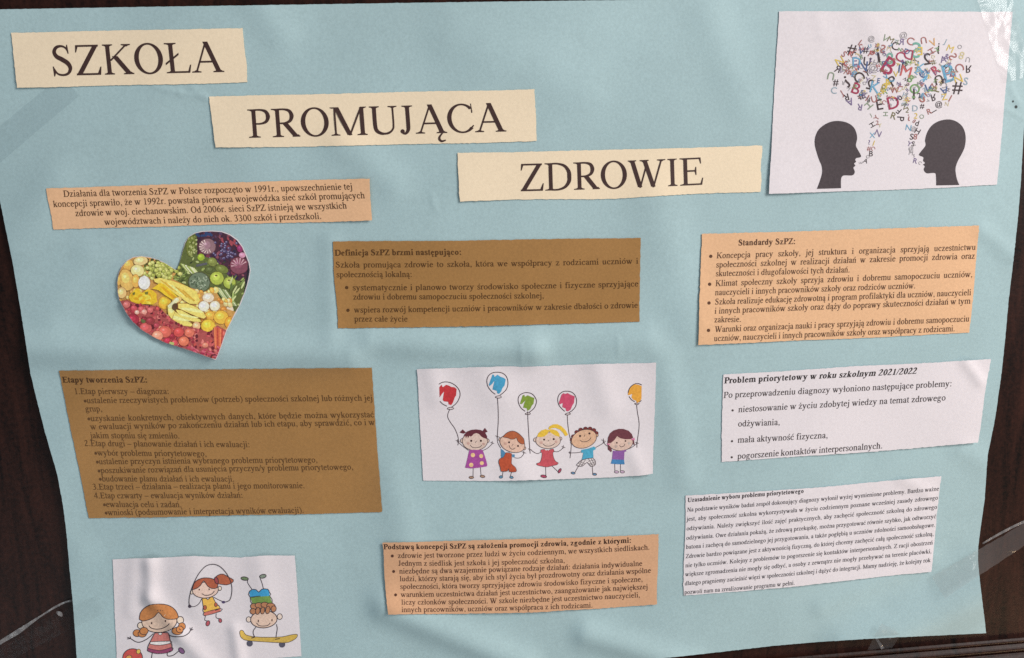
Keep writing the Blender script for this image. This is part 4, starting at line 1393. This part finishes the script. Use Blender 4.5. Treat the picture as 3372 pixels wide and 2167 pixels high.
LC = ink(76, 58, 62)
KS = Sheet(OFF, [(2080, 1490, 2112, 1572, 18, 0.5), (1960, 1200, 2000, 1330, 30, 0.7), (1590, 1215, 1640, 1300, 40, 0.8), (1420, 1215, 1440, 1300, 26, 0.7), (1700, 1520, 1730, 1590, 36, 0.8)],
           both(lift_edge((1770, 1582), 150, 0.8), lift_edge((2150, 1560), 70, 1.2)))
th = sheet_thing("balloon_picture", "white picture of five drawn children in a row holding balloons", "picture", KS, M_WHITE,
                 [(1373, 1216.5), (1521, 1210.5), (1668, 1206), (1728, 1208.5), (1842, 1204), (2000, 1198), (2160.5, 1194.5)],
                 [(1393.7, 1582.8), (1613, 1584), (1797, 1581), (1980, 1573), (2118, 1565.5), (2150, 1560)], jitter=0.4)
D = Drawing(1360, 1180, 3.666, KS, th, LC)


def balloon(lines, paint, color, knot, string, ox, label):
    D.begin(ox)
    D.fill(paint, color)
    for l in lines:
        D.ln(l, 9)
    D.fill(knot, (205, 192, 194), False, 8)
    o = D.end("balloon", None, label)
    D.begin()
    D.ln(string, 8)
    D.end("string", o)


balloon([[(312, 313), (350, 292), (400, 285), (460, 297), (520, 335), (560, 390), (568, 450), (540, 520), (500, 565), (465, 590)], [(325, 518), (360, 552), (410, 578)]],
        [(318, 350), (345, 318), (360, 350), (400, 320), (430, 328), (460, 345), (500, 350), (527, 370), (520, 450), (505, 470), (480, 540), (460, 565), (430, 555), (425, 525), (375, 520), (360, 505), (370, 430), (378, 400), (350, 430), (322, 472)],
        (190, 48, 54), [(412, 610), (430, 596), (470, 592), (495, 608), (450, 620)],
        [(443, 620), (425, 660), (420, 710), (450, 770), (500, 840), (535, 920), (550, 990), (542, 1050)], 1360, "red balloon")
balloon([[(995, 435), (950, 400), (905, 340), (892, 270), (910, 215), (955, 178), (1020, 168), (1085, 182), (1130, 225), (1147, 300), (1130, 370), (1090, 415), (1050, 445)]],
        [(950, 225), (960, 195), (978, 200), (985, 225), (1020, 198), (1060, 225), (1095, 235), (1120, 255), (1105, 330), (1080, 360), (1065, 400), (1040, 430), (1015, 420), (1015, 395), (960, 375), (970, 330), (985, 270), (955, 310), (925, 335), (915, 320)],
        (64, 150, 190), [(992, 470), (1010, 457), (1050, 452), (1068, 470), (1030, 482)],
        [(1020, 480), (1028, 600), (1030, 750), (1022, 880), (1018, 960)], 1360, "blue balloon")
balloon([[(1355, 640), (1310, 605), (1278, 550), (1270, 490), (1290, 445), (1340, 418), (1390, 415), (1440, 432), (1480, 480), (1490, 530), (1470, 590), (1440, 625), (1405, 650)]],
        [(1325, 445), (1345, 440), (1350, 465), (1385, 447), (1420, 462), (1465, 480), (1455, 550), (1435, 570), (1415, 615), (1380, 635), (1375, 605), (1330, 595), (1340, 550), (1358, 508), (1315, 552), (1290, 550), (1300, 520)],
        (122, 148, 50), [(1353, 672), (1370, 661), (1405, 657), (1418, 672), (1385, 682)],
        [(1385, 640), (1388, 750), (1400, 950), (1415, 1150)], 1360, "green balloon")
balloon([[(440, 640), (400, 605), (365, 555), (355, 490), (375, 435), (420, 403), (470, 397), (525, 410), (565, 450), (582, 510), (570, 580), (530, 630), (490, 655)]],
        [(400, 440), (425, 420), (440, 430), (475, 420), (500, 435), (560, 460), (550, 540), (530, 570), (510, 620), (480, 640), (455, 635), (450, 605), (410, 590), (415, 540), (375, 558), (370, 530)],
        (202, 72, 104), [(442, 678), (460, 664), (490, 660), (510, 672), (475, 685)],
        [(470, 685), (475, 780), (490, 900), (515, 1010), (515, 1100), (503, 1205)], 1740, "pink balloon")
balloon([[(1370, 322), (1330, 306), (1280, 312), (1235, 345), (1212, 385), (1205, 420)], [(1215, 460), (1245, 500), (1285, 525)], [(1340, 530), (1365, 508)]],
        [(1200, 440), (1210, 390), (1240, 340), (1275, 312), (1330, 320), (1368, 335), (1365, 490), (1340, 525), (1310, 540), (1300, 510), (1265, 500), (1245, 470), (1255, 430), (1215, 445)],
        (226, 158, 54), [(1282, 548), (1300, 541), (1340, 545), (1310, 562)],
        [(1308, 565), (1315, 640), (1335, 760), (1335, 850), (1315, 1000), (1310, 1078)], 1740, "orange balloon")


def hand(x, y, s=22):
    D.ln([(x - s, y - s * .4), (x + s, y + s * .3)], 6)
    D.ln([(x, y - s), (x - s * .2, y + s * .8)], 6)


SK = (214, 188, 174)
DK = (62, 36, 38)
# girl in the spotted purple dress
D.begin(1360)
D.ln([(727, 1325), (725, 1430)]); D.ln([(815, 1318), (822, 1415)])
D.el(705, 1438, 28, 14, (172, 136, 112), 0, 7); D.el(840, 1425, 28, 14, (172, 136, 112), 10, 7)
D.ln([(670, 1112), (600, 1060), (550, 1015)]); hand(540, 1000); D.ln([(845, 1112), (900, 1085), (960, 1030)]); hand(958, 1022)
D.el(597, 995, 24, 26, SK, 0, 7); D.el(898, 995, 22, 24, SK, 0, 7); D.el(748, 1000, 152, 112, SK, 0, 7)
D.el(703, 996, 13, 13, DK); D.el(820, 996, 13, 13, DK); D.ln([(765, 995), (752, 1020)], 6); D.ln([(690, 1045), (715, 1072), (765, 1080), (810, 1068), (832, 1045)], 7)
D.el(668, 1028, 18, 18, (196, 156, 146)); D.el(852, 1033, 18, 16, (196, 156, 146))
kid = D.end("drawn_child", None, "girl in a spotted purple dress")
D.begin(); D.fill([(605, 965), (620, 920), (650, 885), (700, 865), (760, 858), (820, 866), (870, 895), (895, 940), (895, 975), (850, 960), (825, 945), (800, 915), (765, 903), (735, 912), (710, 940), (695, 945), (680, 935), (665, 965), (655, 935), (640, 965), (630, 935)], (100, 44, 54))
D.fill([(562, 895), (600, 858), (640, 895), (610, 910)], (100, 44, 54)); D.fill([(835, 885), (868, 840), (902, 885), (870, 900)], (100, 44, 54)); D.end("hair", kid)
D.begin(); D.fill([(680, 1105), (840, 1105), (850, 1130), (880, 1220), (898, 1290), (890, 1305), (800, 1320), (700, 1330), (630, 1320), (655, 1220), (670, 1150)], (165, 74, 152))
for x, y, r in ((723, 1168, 26), (823, 1180, 24), (703, 1287, 26), (831, 1265, 24)):
    D.el(x, y, r, r, (230, 192, 136))
D.end("dress", kid)
# boy in red dungarees
D.begin(1360)
D.ln([(1088, 1365), (1078, 1425)]); D.ln([(1192, 1368), (1175, 1425)]); D.el(1063, 1432, 22, 16, (90, 140, 170), -10, 6); D.el(1190, 1437, 22, 14, (90, 140, 170), 15, 6)
D.ln([(1018, 950), (1025, 1020), (1060, 1085)]); hand(1020, 945, 26); D.ln([(1225, 1200), (1270, 1205), (1310, 1190), (1345, 1140)]); hand(1340, 1138, 26)
D.el(1058, 980, 22, 22, (216, 178, 158), 0, 7); D.el(1345, 1085, 18, 18, (216, 178, 158), 0, 7); D.el(1200, 1030, 155, 102, (216, 178, 158), 18, 7)
D.el(1160, 1014, 12, 12, DK); D.el(1268, 1058, 12, 12, DK); D.ln([(1212, 1035), (1195, 1055)], 6); D.ln([(1160, 1050), (1175, 1085), (1205, 1098), (1235, 1080)], 7); D.el(1115, 1030, 18, 16, (200, 156, 140))
kid = D.end("drawn_child", None, "boy in red dungarees")
D.begin(); D.fill([(1085, 950), (1120, 910), (1170, 882), (1220, 880), (1265, 900), (1300, 930), (1335, 970), (1345, 1010), (1340, 1035), (1300, 1030), (1265, 1000), (1250, 960), (1220, 975), (1180, 975), (1150, 962)], (176, 92, 56), False, 6); D.end("hair", kid)
D.begin(); D.fill([(1060, 1090), (1090, 1110), (1125, 1150), (1100, 1200), (1065, 1205)], (78, 134, 172)); D.fill([(1195, 1160), (1228, 1160), (1228, 1195), (1200, 1195)], (78, 134, 172)); D.end("shirt", kid)
D.begin(); D.fill([(1120, 1140), (1190, 1150), (1188, 1270), (1230, 1310), (1250, 1350), (1240, 1370), (1165, 1370), (1155, 1330), (1140, 1362), (1065, 1365), (1055, 1320), (1035, 1260), (1045, 1215), (1090, 1195), (1105, 1170)], (190, 80, 50), False, 5); D.end("dungarees", kid)
# blonde girl
D.begin(1740)
D.ln([(208, 1305), (212, 1425)]); D.ln([(285, 1300), (365, 1375)]); D.el(185, 1425, 36, 16, (170, 64, 94), 10, 8); D.el(378, 1358, 30, 14, (170, 64, 94), -60, 8)
D.ln([(150, 1135), (110, 1150), (70, 1135), (25, 1100)]); hand(18, 1100); D.ln([(305, 1122), (350, 1128), (395, 1105), (420, 1075)]); hand(424, 1072)
D.el(85, 985, 22, 25, SK, 0, 7); D.el(385, 970, 20, 20, SK, 0, 7); D.el(238, 990, 150, 100, SK, 0, 7)
D.el(190, 981, 12, 12, DK); D.el(306, 975, 13, 13, DK); D.ln([(245, 985), (238, 1003)], 6); D.ln([(175, 1032), (205, 1055), (245, 1060), (290, 1048), (318, 1025)], 7); D.el(155, 1018, 20, 18, (200, 160, 148)); D.el(335, 1008, 17, 16, (200, 160, 148))
kid = D.end("drawn_child", None, "blonde girl in a red dress")
D.begin(); D.fill([(105, 945), (120, 905), (160, 870), (210, 855), (245, 865), (290, 855), (345, 875), (375, 910), (380, 950), (330, 935), (280, 905), (250, 880), (225, 920), (190, 945), (150, 952)], (224, 182, 56))
D.fill([(240, 850), (255, 820), (300, 797), (350, 795), (400, 820), (450, 870), (480, 925), (445, 940), (420, 900), (380, 860), (330, 840), (285, 842), (262, 860)], (224, 182, 56)); D.end("hair", kid)
D.begin(); D.fill([(150, 1105), (190, 1098), (240, 1110), (300, 1092), (308, 1130), (295, 1140), (305, 1200), (330, 1245), (362, 1262), (345, 1285), (300, 1295), (230, 1312), (170, 1305), (110, 1290), (98, 1270), (140, 1255), (160, 1200), (165, 1140), (150, 1138)], (196, 78, 88), False, 5)
D.fill([(195, 1100), (215, 1115), (225, 1105), (245, 1115), (250, 1098)], (214, 204, 204)); D.end("dress", kid)
# boy in checked shorts
D.begin(1740)
for x, y in ((530, 985), (545, 945), (585, 893), (632, 865), (690, 852), (745, 852), (790, 870), (818, 905)):
    D.el(x, y, 26, 24, (122, 50, 48), 0, 5)
D.ln([(610, 1295), (580, 1345), (560, 1385)]); D.ln([(770, 1295), (778, 1395)]); D.el(540, 1385, 24, 12, (96, 144, 182), 10, 8); D.el(800, 1400, 24, 12, (96, 144, 182), 5, 8)
D.ln([(640, 1130), (580, 1140), (495, 1143)]); hand(500, 1140, 16); D.ln([(810, 1078), (870, 1045), (925, 1010)]); hand(908, 995, 28)
D.el(530, 1015, 20, 20, (214, 170, 138), 0, 7); D.el(828, 930, 15, 17, (214, 170, 138), 0, 7); D.el(672, 972, 155, 108, (214, 170, 138), -18, 7)
D.el(624, 938, 13, 13, DK); D.el(737, 907, 13, 13, DK); D.ln([(680, 925), (675, 945)], 6); D.ln([(625, 990), (660, 1008), (710, 1000), (745, 975), (757, 955)], 7)
kid = D.end("drawn_child", None, "curly boy in checked shorts")
D.begin(); D.fill([(640, 1105), (720, 1090), (795, 1065), (818, 1095), (782, 1115), (785, 1200), (720, 1215), (645, 1230), (665, 1140), (640, 1140)], (74, 162, 194)); D.end("shirt", kid)
D.begin(); D.fill([(645, 1228), (780, 1203), (812, 1280), (755, 1305), (710, 1255), (650, 1302), (580, 1290)], (214, 204, 204), False, 7)
for a, b in (((625, 1250), (690, 1275)), ((605, 1270), (670, 1292)), ((650, 1232), (610, 1298)), ((690, 1222), (640, 1300)), ((720, 1245), (800, 1225)), ((730, 1275), (805, 1252)), ((740, 1290), (810, 1270)), ((725, 1212), (775, 1298)), ((755, 1208), (800, 1285))):
    D.ln([a, b], 5)
D.end("shorts", kid)
# girl in the violet blouse
D.begin(1740)
D.ln([(1043, 1275), (1045, 1365)]); D.ln([(1112, 1275), (1112, 1360)]); D.el(1065, 1372, 25, 14, (200, 172, 196), 5, 7); D.el(1135, 1370, 25, 14, (200, 172, 196), 5, 7)
D.ln([(950, 1060), (920, 1030), (905, 995)]); D.ln([(1175, 1105), (1240, 1080), (1290, 1045), (1312, 1022)]); hand(1312, 1022, 20)
D.el(1110, 1010, 152, 106, (214, 182, 166), 0, 7)
D.el(1068, 1020, 10, 10, DK); D.el(1173, 998, 10, 10, DK); D.ln([(1097, 1052), (1120, 1068), (1150, 1060), (1167, 1032)], 7); D.el(1058, 1065, 18, 16, (190, 166, 156)); D.el(1217, 1028, 16, 16, (190, 172, 162))
kid = D.end("drawn_child", None, "girl in a violet blouse and blue skirt")
D.begin(); D.fill([(958, 1025), (960, 960), (985, 905), (1030, 870), (1090, 852), (1150, 853), (1210, 875), (1250, 915), (1265, 960), (1240, 975), (1170, 978), (1110, 965), (1072, 940), (1040, 985), (1000, 1020)], (108, 56, 64))
D.fill([(955, 1045), (985, 1060), (1010, 1110), (1000, 1135), (960, 1100)], (108, 56, 64)); D.fill([(1255, 985), (1275, 990), (1285, 1050), (1268, 1040)], (108, 56, 64)); D.end("hair", kid)
D.begin(); D.fill([(948, 1022), (968, 1035), (990, 1025), (985, 1045), (955, 1045)], (210, 106, 152)); D.end("hair_bow", kid); D.begin(); D.fill([(1240, 965), (1262, 975), (1280, 955), (1285, 985), (1245, 990)], (210, 106, 152)); D.end("hair_bow", kid)
D.begin(); D.fill([(1020, 1115), (1090, 1120), (1180, 1105), (1182, 1125), (1160, 1130), (1155, 1225), (1010, 1220)], (142, 90, 160)); D.end("blouse", kid)
for x, y in ((1045, 1200), (1090, 1150), (1090, 1180), (1130, 1195)):
    pass
D.begin(); D.fill([(1010, 1220), (1155, 1225), (1162, 1280), (1080, 1278), (995, 1272)], (66, 128, 182)); D.end("skirt", kid)

# ---- playing children
PS = Sheet(OFF, [(505, 1838, 508, 1950, 17, 1.5), (508, 1950, 600, 2065, 20, 1.4), (600, 2065, 690, 2170, 22, 1.4), (780, 2060, 800, 2190, 15, 1.2), (640, 1845, 660, 1990, 40, 0.9), (860, 1835, 880, 1960, 30, 0.8), (450, 1840, 440, 2000, 16, 0.5)],
           both(lift_edge((505, 1838), 24, 1.0), lift_edge((980, 1835), 60, 0.6)))
th = sheet_thing("playing_picture", "white picture of drawn children skipping, running and skateboarding at the bottom left", "picture", PS, M_WHITE,
                 [(370.7, 1842.7), (455, 1839), (510, 1838.5), (640, 1831.5), (745, 1833), (786, 1836), (870, 1830), (970.9, 1830.5)],
                 [(385, 2206), (600, 2190), (820, 2174), (993, 2160.7)], jitter=0.4)
D = Drawing(350, 1800, 3.632, PS, th, ink(58, 46, 54))
S2 = (222, 190, 168)
D.begin()
D.el(315, 1330, 118, 108, (204, 80, 74), 0, 9); D.el(385, 1255, 24, 28, (232, 190, 84), 20, 6); D.el(270, 1328, 36, 28, (232, 160, 84), -20, 6)
D.end("ball", None, "red ball with yellow dots")
D.begin()
D.ln([(550, 1270), (540, 1340)], 10); D.ln([(730, 1270), (735, 1308), (800, 1300), (865, 1250)], 10); D.el(900, 1245, 42, 26, (142, 96, 140), 45, 9)
D.ln([(565, 1040), (480, 1110), (380, 1145), (290, 1100)], 10); D.ln([(740, 1060), (820, 1078), (920, 1072), (980, 1040), (1010, 1000)], 10)
for x, y in ((1040, 990), (1030, 965), (1000, 970)):
    D.ln([(1010, 1002), (x, y)], 9)
for x, y in ((250, 1105), (252, 1085), (285, 1075)):
    D.ln([(292, 1100), (x, y)], 9)
D.el(410, 945, 36, 38, (226, 206, 186), 0, 9); D.el(885, 880, 40, 44, (226, 206, 186), 0, 9); D.el(635, 895, 210, 132, S2, -4, 10)
D.el(542, 915, 9, 13, DK); D.el(707, 890, 9, 13, DK); D.ln([(508, 945), (540, 975), (600, 988), (670, 978), (725, 950), (755, 920)], 10)
kid = D.end("drawn_child", None, "running girl with orange hair")
D.begin(); D.fill([(395, 870), (405, 800), (450, 740), (520, 700), (600, 690), (690, 690), (770, 715), (830, 765), (860, 830), (850, 860), (780, 870), (720, 865), (670, 835), (625, 785), (580, 835), (520, 870), (440, 890)], (198, 126, 70), False, 9)
for x, y, a, b in ((370, 1035, 50, 42), (430, 1045, 50, 38), (450, 1010, 50, 44), (850, 1010, 66, 44), (905, 955, 42, 44), (880, 990, 42, 40)):
    D.el(x, y, a, b, (198, 126, 70), 0, 8)
D.end("hair", kid)
D.begin(); D.fill([(580, 1035), (735, 1030), (760, 1110), (790, 1240), (640, 1270), (490, 1245), (530, 1130)], (206, 120, 112), False, 9)
D.fill([(530, 1140), (760, 1130), (767, 1156), (640, 1180), (525, 1166)], (228, 222, 218), False, 7); D.fill([(497, 1215), (640, 1245), (786, 1205), (790, 1245), (720, 1272), (600, 1280), (500, 1252)], (150, 66, 104), False, 7); D.el(645, 1043, 22, 14, (228, 222, 218), 0, 6); D.end("dress", kid)
D.begin()
D.ln([(1190, 820), (1178, 878), (1215, 890)], 8); D.ln([(1315, 800), (1315, 850), (1355, 862)], 8); D.el(1215, 918, 22, 32, (190, 86, 96), 20, 8); D.el(1363, 885, 18, 24, (190, 86, 96), -15, 8)
D.ln([(1140, 625), (1110, 680), (1060, 715), (1000, 718)], 8); D.el(998, 715, 20, 20, (80, 66, 84)); D.ln([(1285, 605), (1340, 635), (1400, 660)], 8); D.el(1402, 665, 22, 16, (80, 66, 104))
D.el(1358, 500, 20, 26, (226, 206, 186), 0, 8); D.el(1022, 545, 16, 24, (226, 206, 186), 0, 8); D.el(1185, 520, 155, 95, (224, 192, 176), -4, 9); D.el(1112, 515, 8, 10, DK); D.el(1230, 510, 8, 10, DK); D.ln([(1142, 562), (1180, 582), (1230, 580), (1270, 560), (1292, 530)], 9)
kid = D.end("drawn_child", None, "girl jumping with a skipping rope")
D.begin(); D.fill([(1030, 515), (1050, 440), (1100, 395), (1170, 375), (1250, 380), (1310, 405), (1335, 450), (1320, 495), (1260, 500), (1210, 470), (1165, 408), (1130, 460), (1080, 500)], (174, 90, 62), False, 9)
D.fill([(1310, 440), (1300, 380), (1340, 340), (1400, 330), (1460, 365), (1522, 400), (1500, 435), (1440, 458), (1370, 450)], (178, 92, 62), False, 8); D.el(1318, 405, 22, 42, (150, 66, 70), -15, 8); D.end("hair", kid)
D.begin(); D.fill([(1145, 620), (1190, 618), (1215, 635), (1240, 612), (1275, 605), (1310, 680), (1365, 740), (1170, 795), (1160, 720)], (226, 176, 74), False, 8); D.fill([(1168, 790), (1360, 740), (1372, 772), (1172, 828)], (206, 112, 98), False, 8)
D.el(1180, 730, 20, 26, (180, 92, 66), 0, 6); D.el(1310, 695, 18, 24, (180, 92, 66), 0, 6); D.end("dress", kid)
D.begin(); D.ln([(995, 720), (990, 640), (1010, 540), (1050, 430), (1110, 320), (1190, 235), (1280, 212), (1360, 240), (1430, 310), (1475, 390), (1500, 470), (1500, 560), (1475, 640), (1420, 665)], 9); D.end("skipping_rope", kid)
D.begin()
D.el(1703, 872, 28, 32, (226, 206, 192), 0, 8); D.el(2075, 838, 30, 34, (226, 206, 192), 0, 8); D.el(1885, 870, 158, 102, (222, 190, 170), -4, 10); D.el(1818, 890, 7, 16, DK); D.el(1982, 880, 7, 16, DK); D.ln([(1795, 912), (1830, 945), (1890, 950), (1935, 940), (1962, 912)], 9)
kid = D.end("drawn_child", None, "upside down boy on a skateboard")
for pts_, foot in (([(1700, 385), (1690, 430), (1745, 515)], (1655, 383, 44, 20, (110, 130, 92), 8, 9)), ([(1840, 380), (1860, 430), (1880, 505)], (1873, 355, 40, 22, (128, 140, 124), -12, 9))):
    D.begin(); D.ln(pts_, 8); D.el(*foot); D.end("leg", kid)
D.begin(); D.fill([(1710, 540), (1740, 515), (1790, 515), (1825, 545), (1860, 510), (1930, 510), (1950, 545), (1955, 590), (1720, 605)], (58, 154, 204), False, 9); D.end("shorts", kid)
D.begin(); D.fill([(1722, 605), (1955, 590), (1985, 680), (1995, 705), (1760, 710)], (114, 148, 70), False, 8); D.end("shirt", kid)
D.begin()
for x, y, a, b in ((1765, 715, 40, 34), (1830, 705, 50, 34), (1900, 700, 50, 34), (1970, 712, 52, 36), (1755, 775, 36, 34), (2002, 745, 30, 36), (1812, 770, 26, 42), (1870, 765, 24, 42), (1932, 758, 26, 46)):
    D.el(x, y, a, b, (184, 124, 86), 10, 8)
D.end("hair", kid)
D.begin()
D.el(1715, 1158, 38, 38, (84, 82, 98)); D.el(2103, 1170, 38, 38, (84, 82, 98))
D.fill([(1595, 1020), (1610, 1000), (1640, 1010), (1670, 1055), (1780, 1080), (1950, 1085), (2100, 1080), (2190, 1060), (2270, 1048), (2288, 1065), (2260, 1105), (2180, 1145), (2080, 1150), (1900, 1140), (1750, 1130), (1650, 1115), (1605, 1075)], (204, 168, 74), False, 6)
D.ln([(1790, 965), (1760, 1005), (1760, 1050), (1775, 1078)], 9); D.ln([(2035, 930), (2045, 980), (2035, 1050), (2030, 1095)], 9)
D.ln([(1735, 1095), (1780, 1080)], 12); D.ln([(2020, 1110), (2075, 1100)], 10)
D.end("skateboard", kid)

# ================================================================== adhesive tapes
M_TAPE_DULL = tape_mat("matte_tape", (0.94, 0.945, 0.95), 0.004, 0.004, 0.2)
M_TAPE = tape_mat("clear_tape", (0.94, 0.935, 0.93), 0.06, 0.025, 0.6, 40.0, 0.22)
M_TAPE_FAINT = tape_mat("faint_tape", (0.96, 0.96, 0.96), 0.0015, 0.006, 0.7, 45.0, 0.2)
M_FOLD = tape_mat("folded_tape", (0.8, 0.8, 0.8), 0.22, 0.08, 0.8, 120.0, 0.2)
M_TAPE_SHINE = tape_mat("shiny_tape", (0.97, 0.97, 0.97), 0.015, 0.034, 0.55, 22.0, 0.15, 2.2)


def tape(label, mat, a, b, w0, w1, heights, crinkle=0.0, over=0.0016, name="adhesive_tape", group="clear tapes holding the poster"):
    """strip of tape from a to b (photo pixels) with end widths w0, w1; heights: sheet for each end"""
    a, b = np.array(a, float), np.array(b, float)
    n, mth = 26, 8
    d = b - a
    nn = np.array([-d[1], d[0]]) / np.hypot(*d)
    px, hx = [], []
    for i in range(n + 1):
        t = i / n
        w = w0 + (w1 - w0) * t
        for j in range(mth + 1):
            px.append(a + d * t + nn * w * (j / mth - .5) + RNG.normal(0, .6, 2))
    px = np.array(px)
    hp_ = poster_height(px) + over
    hw = np.full(len(px), 0.0012)
    tt = heights(px)
    h = hp_ * tt + hw * (1 - tt)
    h += crinkle * 1e-3 * np.sin(px[:, 0] * .11 + px[:, 1] * .05) * np.sin(px[:, 1] * .09 - px[:, 0] * .04)
    dd = np.stack([(px[:, 0] - PW / 2) / FPX, -(px[:, 1] - PH / 2) / FPX, -np.ones(len(px))], 1) @ CAM_R.T
    p = CAM_C + dd * ((h - CAM_C[2]) / dd[:, 2])[:, None]
    f = [(i * (mth + 1) + j, (i + 1) * (mth + 1) + j, (i + 1) * (mth + 1) + j + 1, i * (mth + 1) + j + 1) for i in range(n) for j in range(mth)]
    o = add_obj(name, mesh_from(to_world(p), f, name, True), mat)
    o["label"], o["category"], o["group"] = label, "tape", group
    return o


on = lambda px: np.ones(len(px))
tape("broad dull tape strip across the poster's upper left corner beneath the SZKOŁA strip", M_TAPE_DULL, (-60, 526), (232, 281), 92, 90, on, 0.0, 0.00035)
tape("shiny clear tape across the upper right corner over the two heads picture", M_TAPE_SHINE, (3262, -50), (3352, 262), 112, 100, on, 0.12)
tape("crinkled clear tape running from the poster's lower right edge onto the door", M_TAPE, (3090, 1935), (3420, 1730), 84, 60, lambda px: 1 / (1 + np.exp((px[:, 0] - 3245) / 12)), 0.5)
tape("crumpled clear tape on the door at the poster's lower left edge", M_TAPE_FAINT, (330, 1990), (-40, 2165), 62, 84, lambda px: 1 / (1 + np.exp(-(px[:, 0] - 225) / 10)), 0.8)
tape("short clear tape sticking out below the poster's bottom edge near the right corner", M_TAPE, (2935, 2070), (2860, 2200), 74, 62, lambda px: 1 / (1 + np.exp((px[:, 1] - 2110) / 8)), 0.7)

# doubled, whiter rims where the clear tape is creased on the door
def tape_fold(parent, pts, widths):
    pr = Print()
    pr.stroke(pts, widths, (0.7, 0.7, 0.7), 0.0, per=5)
    sh = Sheet()
    sh.height = lambda px: np.full(len(px), 0.0016) + 0.0008 * np.sin(px[:, 0] * .2)
    o = pr.build("folded_edge", sh, parent, M_FOLD)
    return o


bpy.context.view_layer.update()
tapes = {o["label"].split()[0]: o for o in bpy.data.objects if o.get("category") == "tape"}
tape_fold(tapes["crumpled"], [(244, 1977), (215, 1983), (180, 2000), (140, 2025), (100, 2052), (60, 2080), (30, 2098), (-10, 2122)], [5, 6, 7, 5, 10, 16, 14, 12])
tape_fold(tapes["crumpled"], [(186, 2015), (198, 2022), (204, 2030)], [6, 16, 4])
tape_fold(tapes["crinkled"], [(3236, 1790), (3270, 1770), (3310, 1748), (3350, 1728), (3390, 1712)], [5, 7, 8, 8, 10])
tape_fold(tapes["short"], [(2872, 2080), (2884, 2100), (2902, 2128), (2912, 2150), (2904, 2180)], [4, 7, 10, 14, 12])
tape_fold(tapes["short"], [(2945, 2083), (2936, 2096), (2928, 2104)], [3, 6, 8])

pr = Print()
pr.ellipse(3336, 334, 3.2, 3.6, (0.05, 0.06, 0.06), 0)
pr.build("pin_hole", POSTER, poster)
pr = Print()
pr.ellipse(3346, 352, 4.6, 5.2, (0.05, 0.06, 0.06), 0)
pr.build("pin_hole", POSTER, poster)
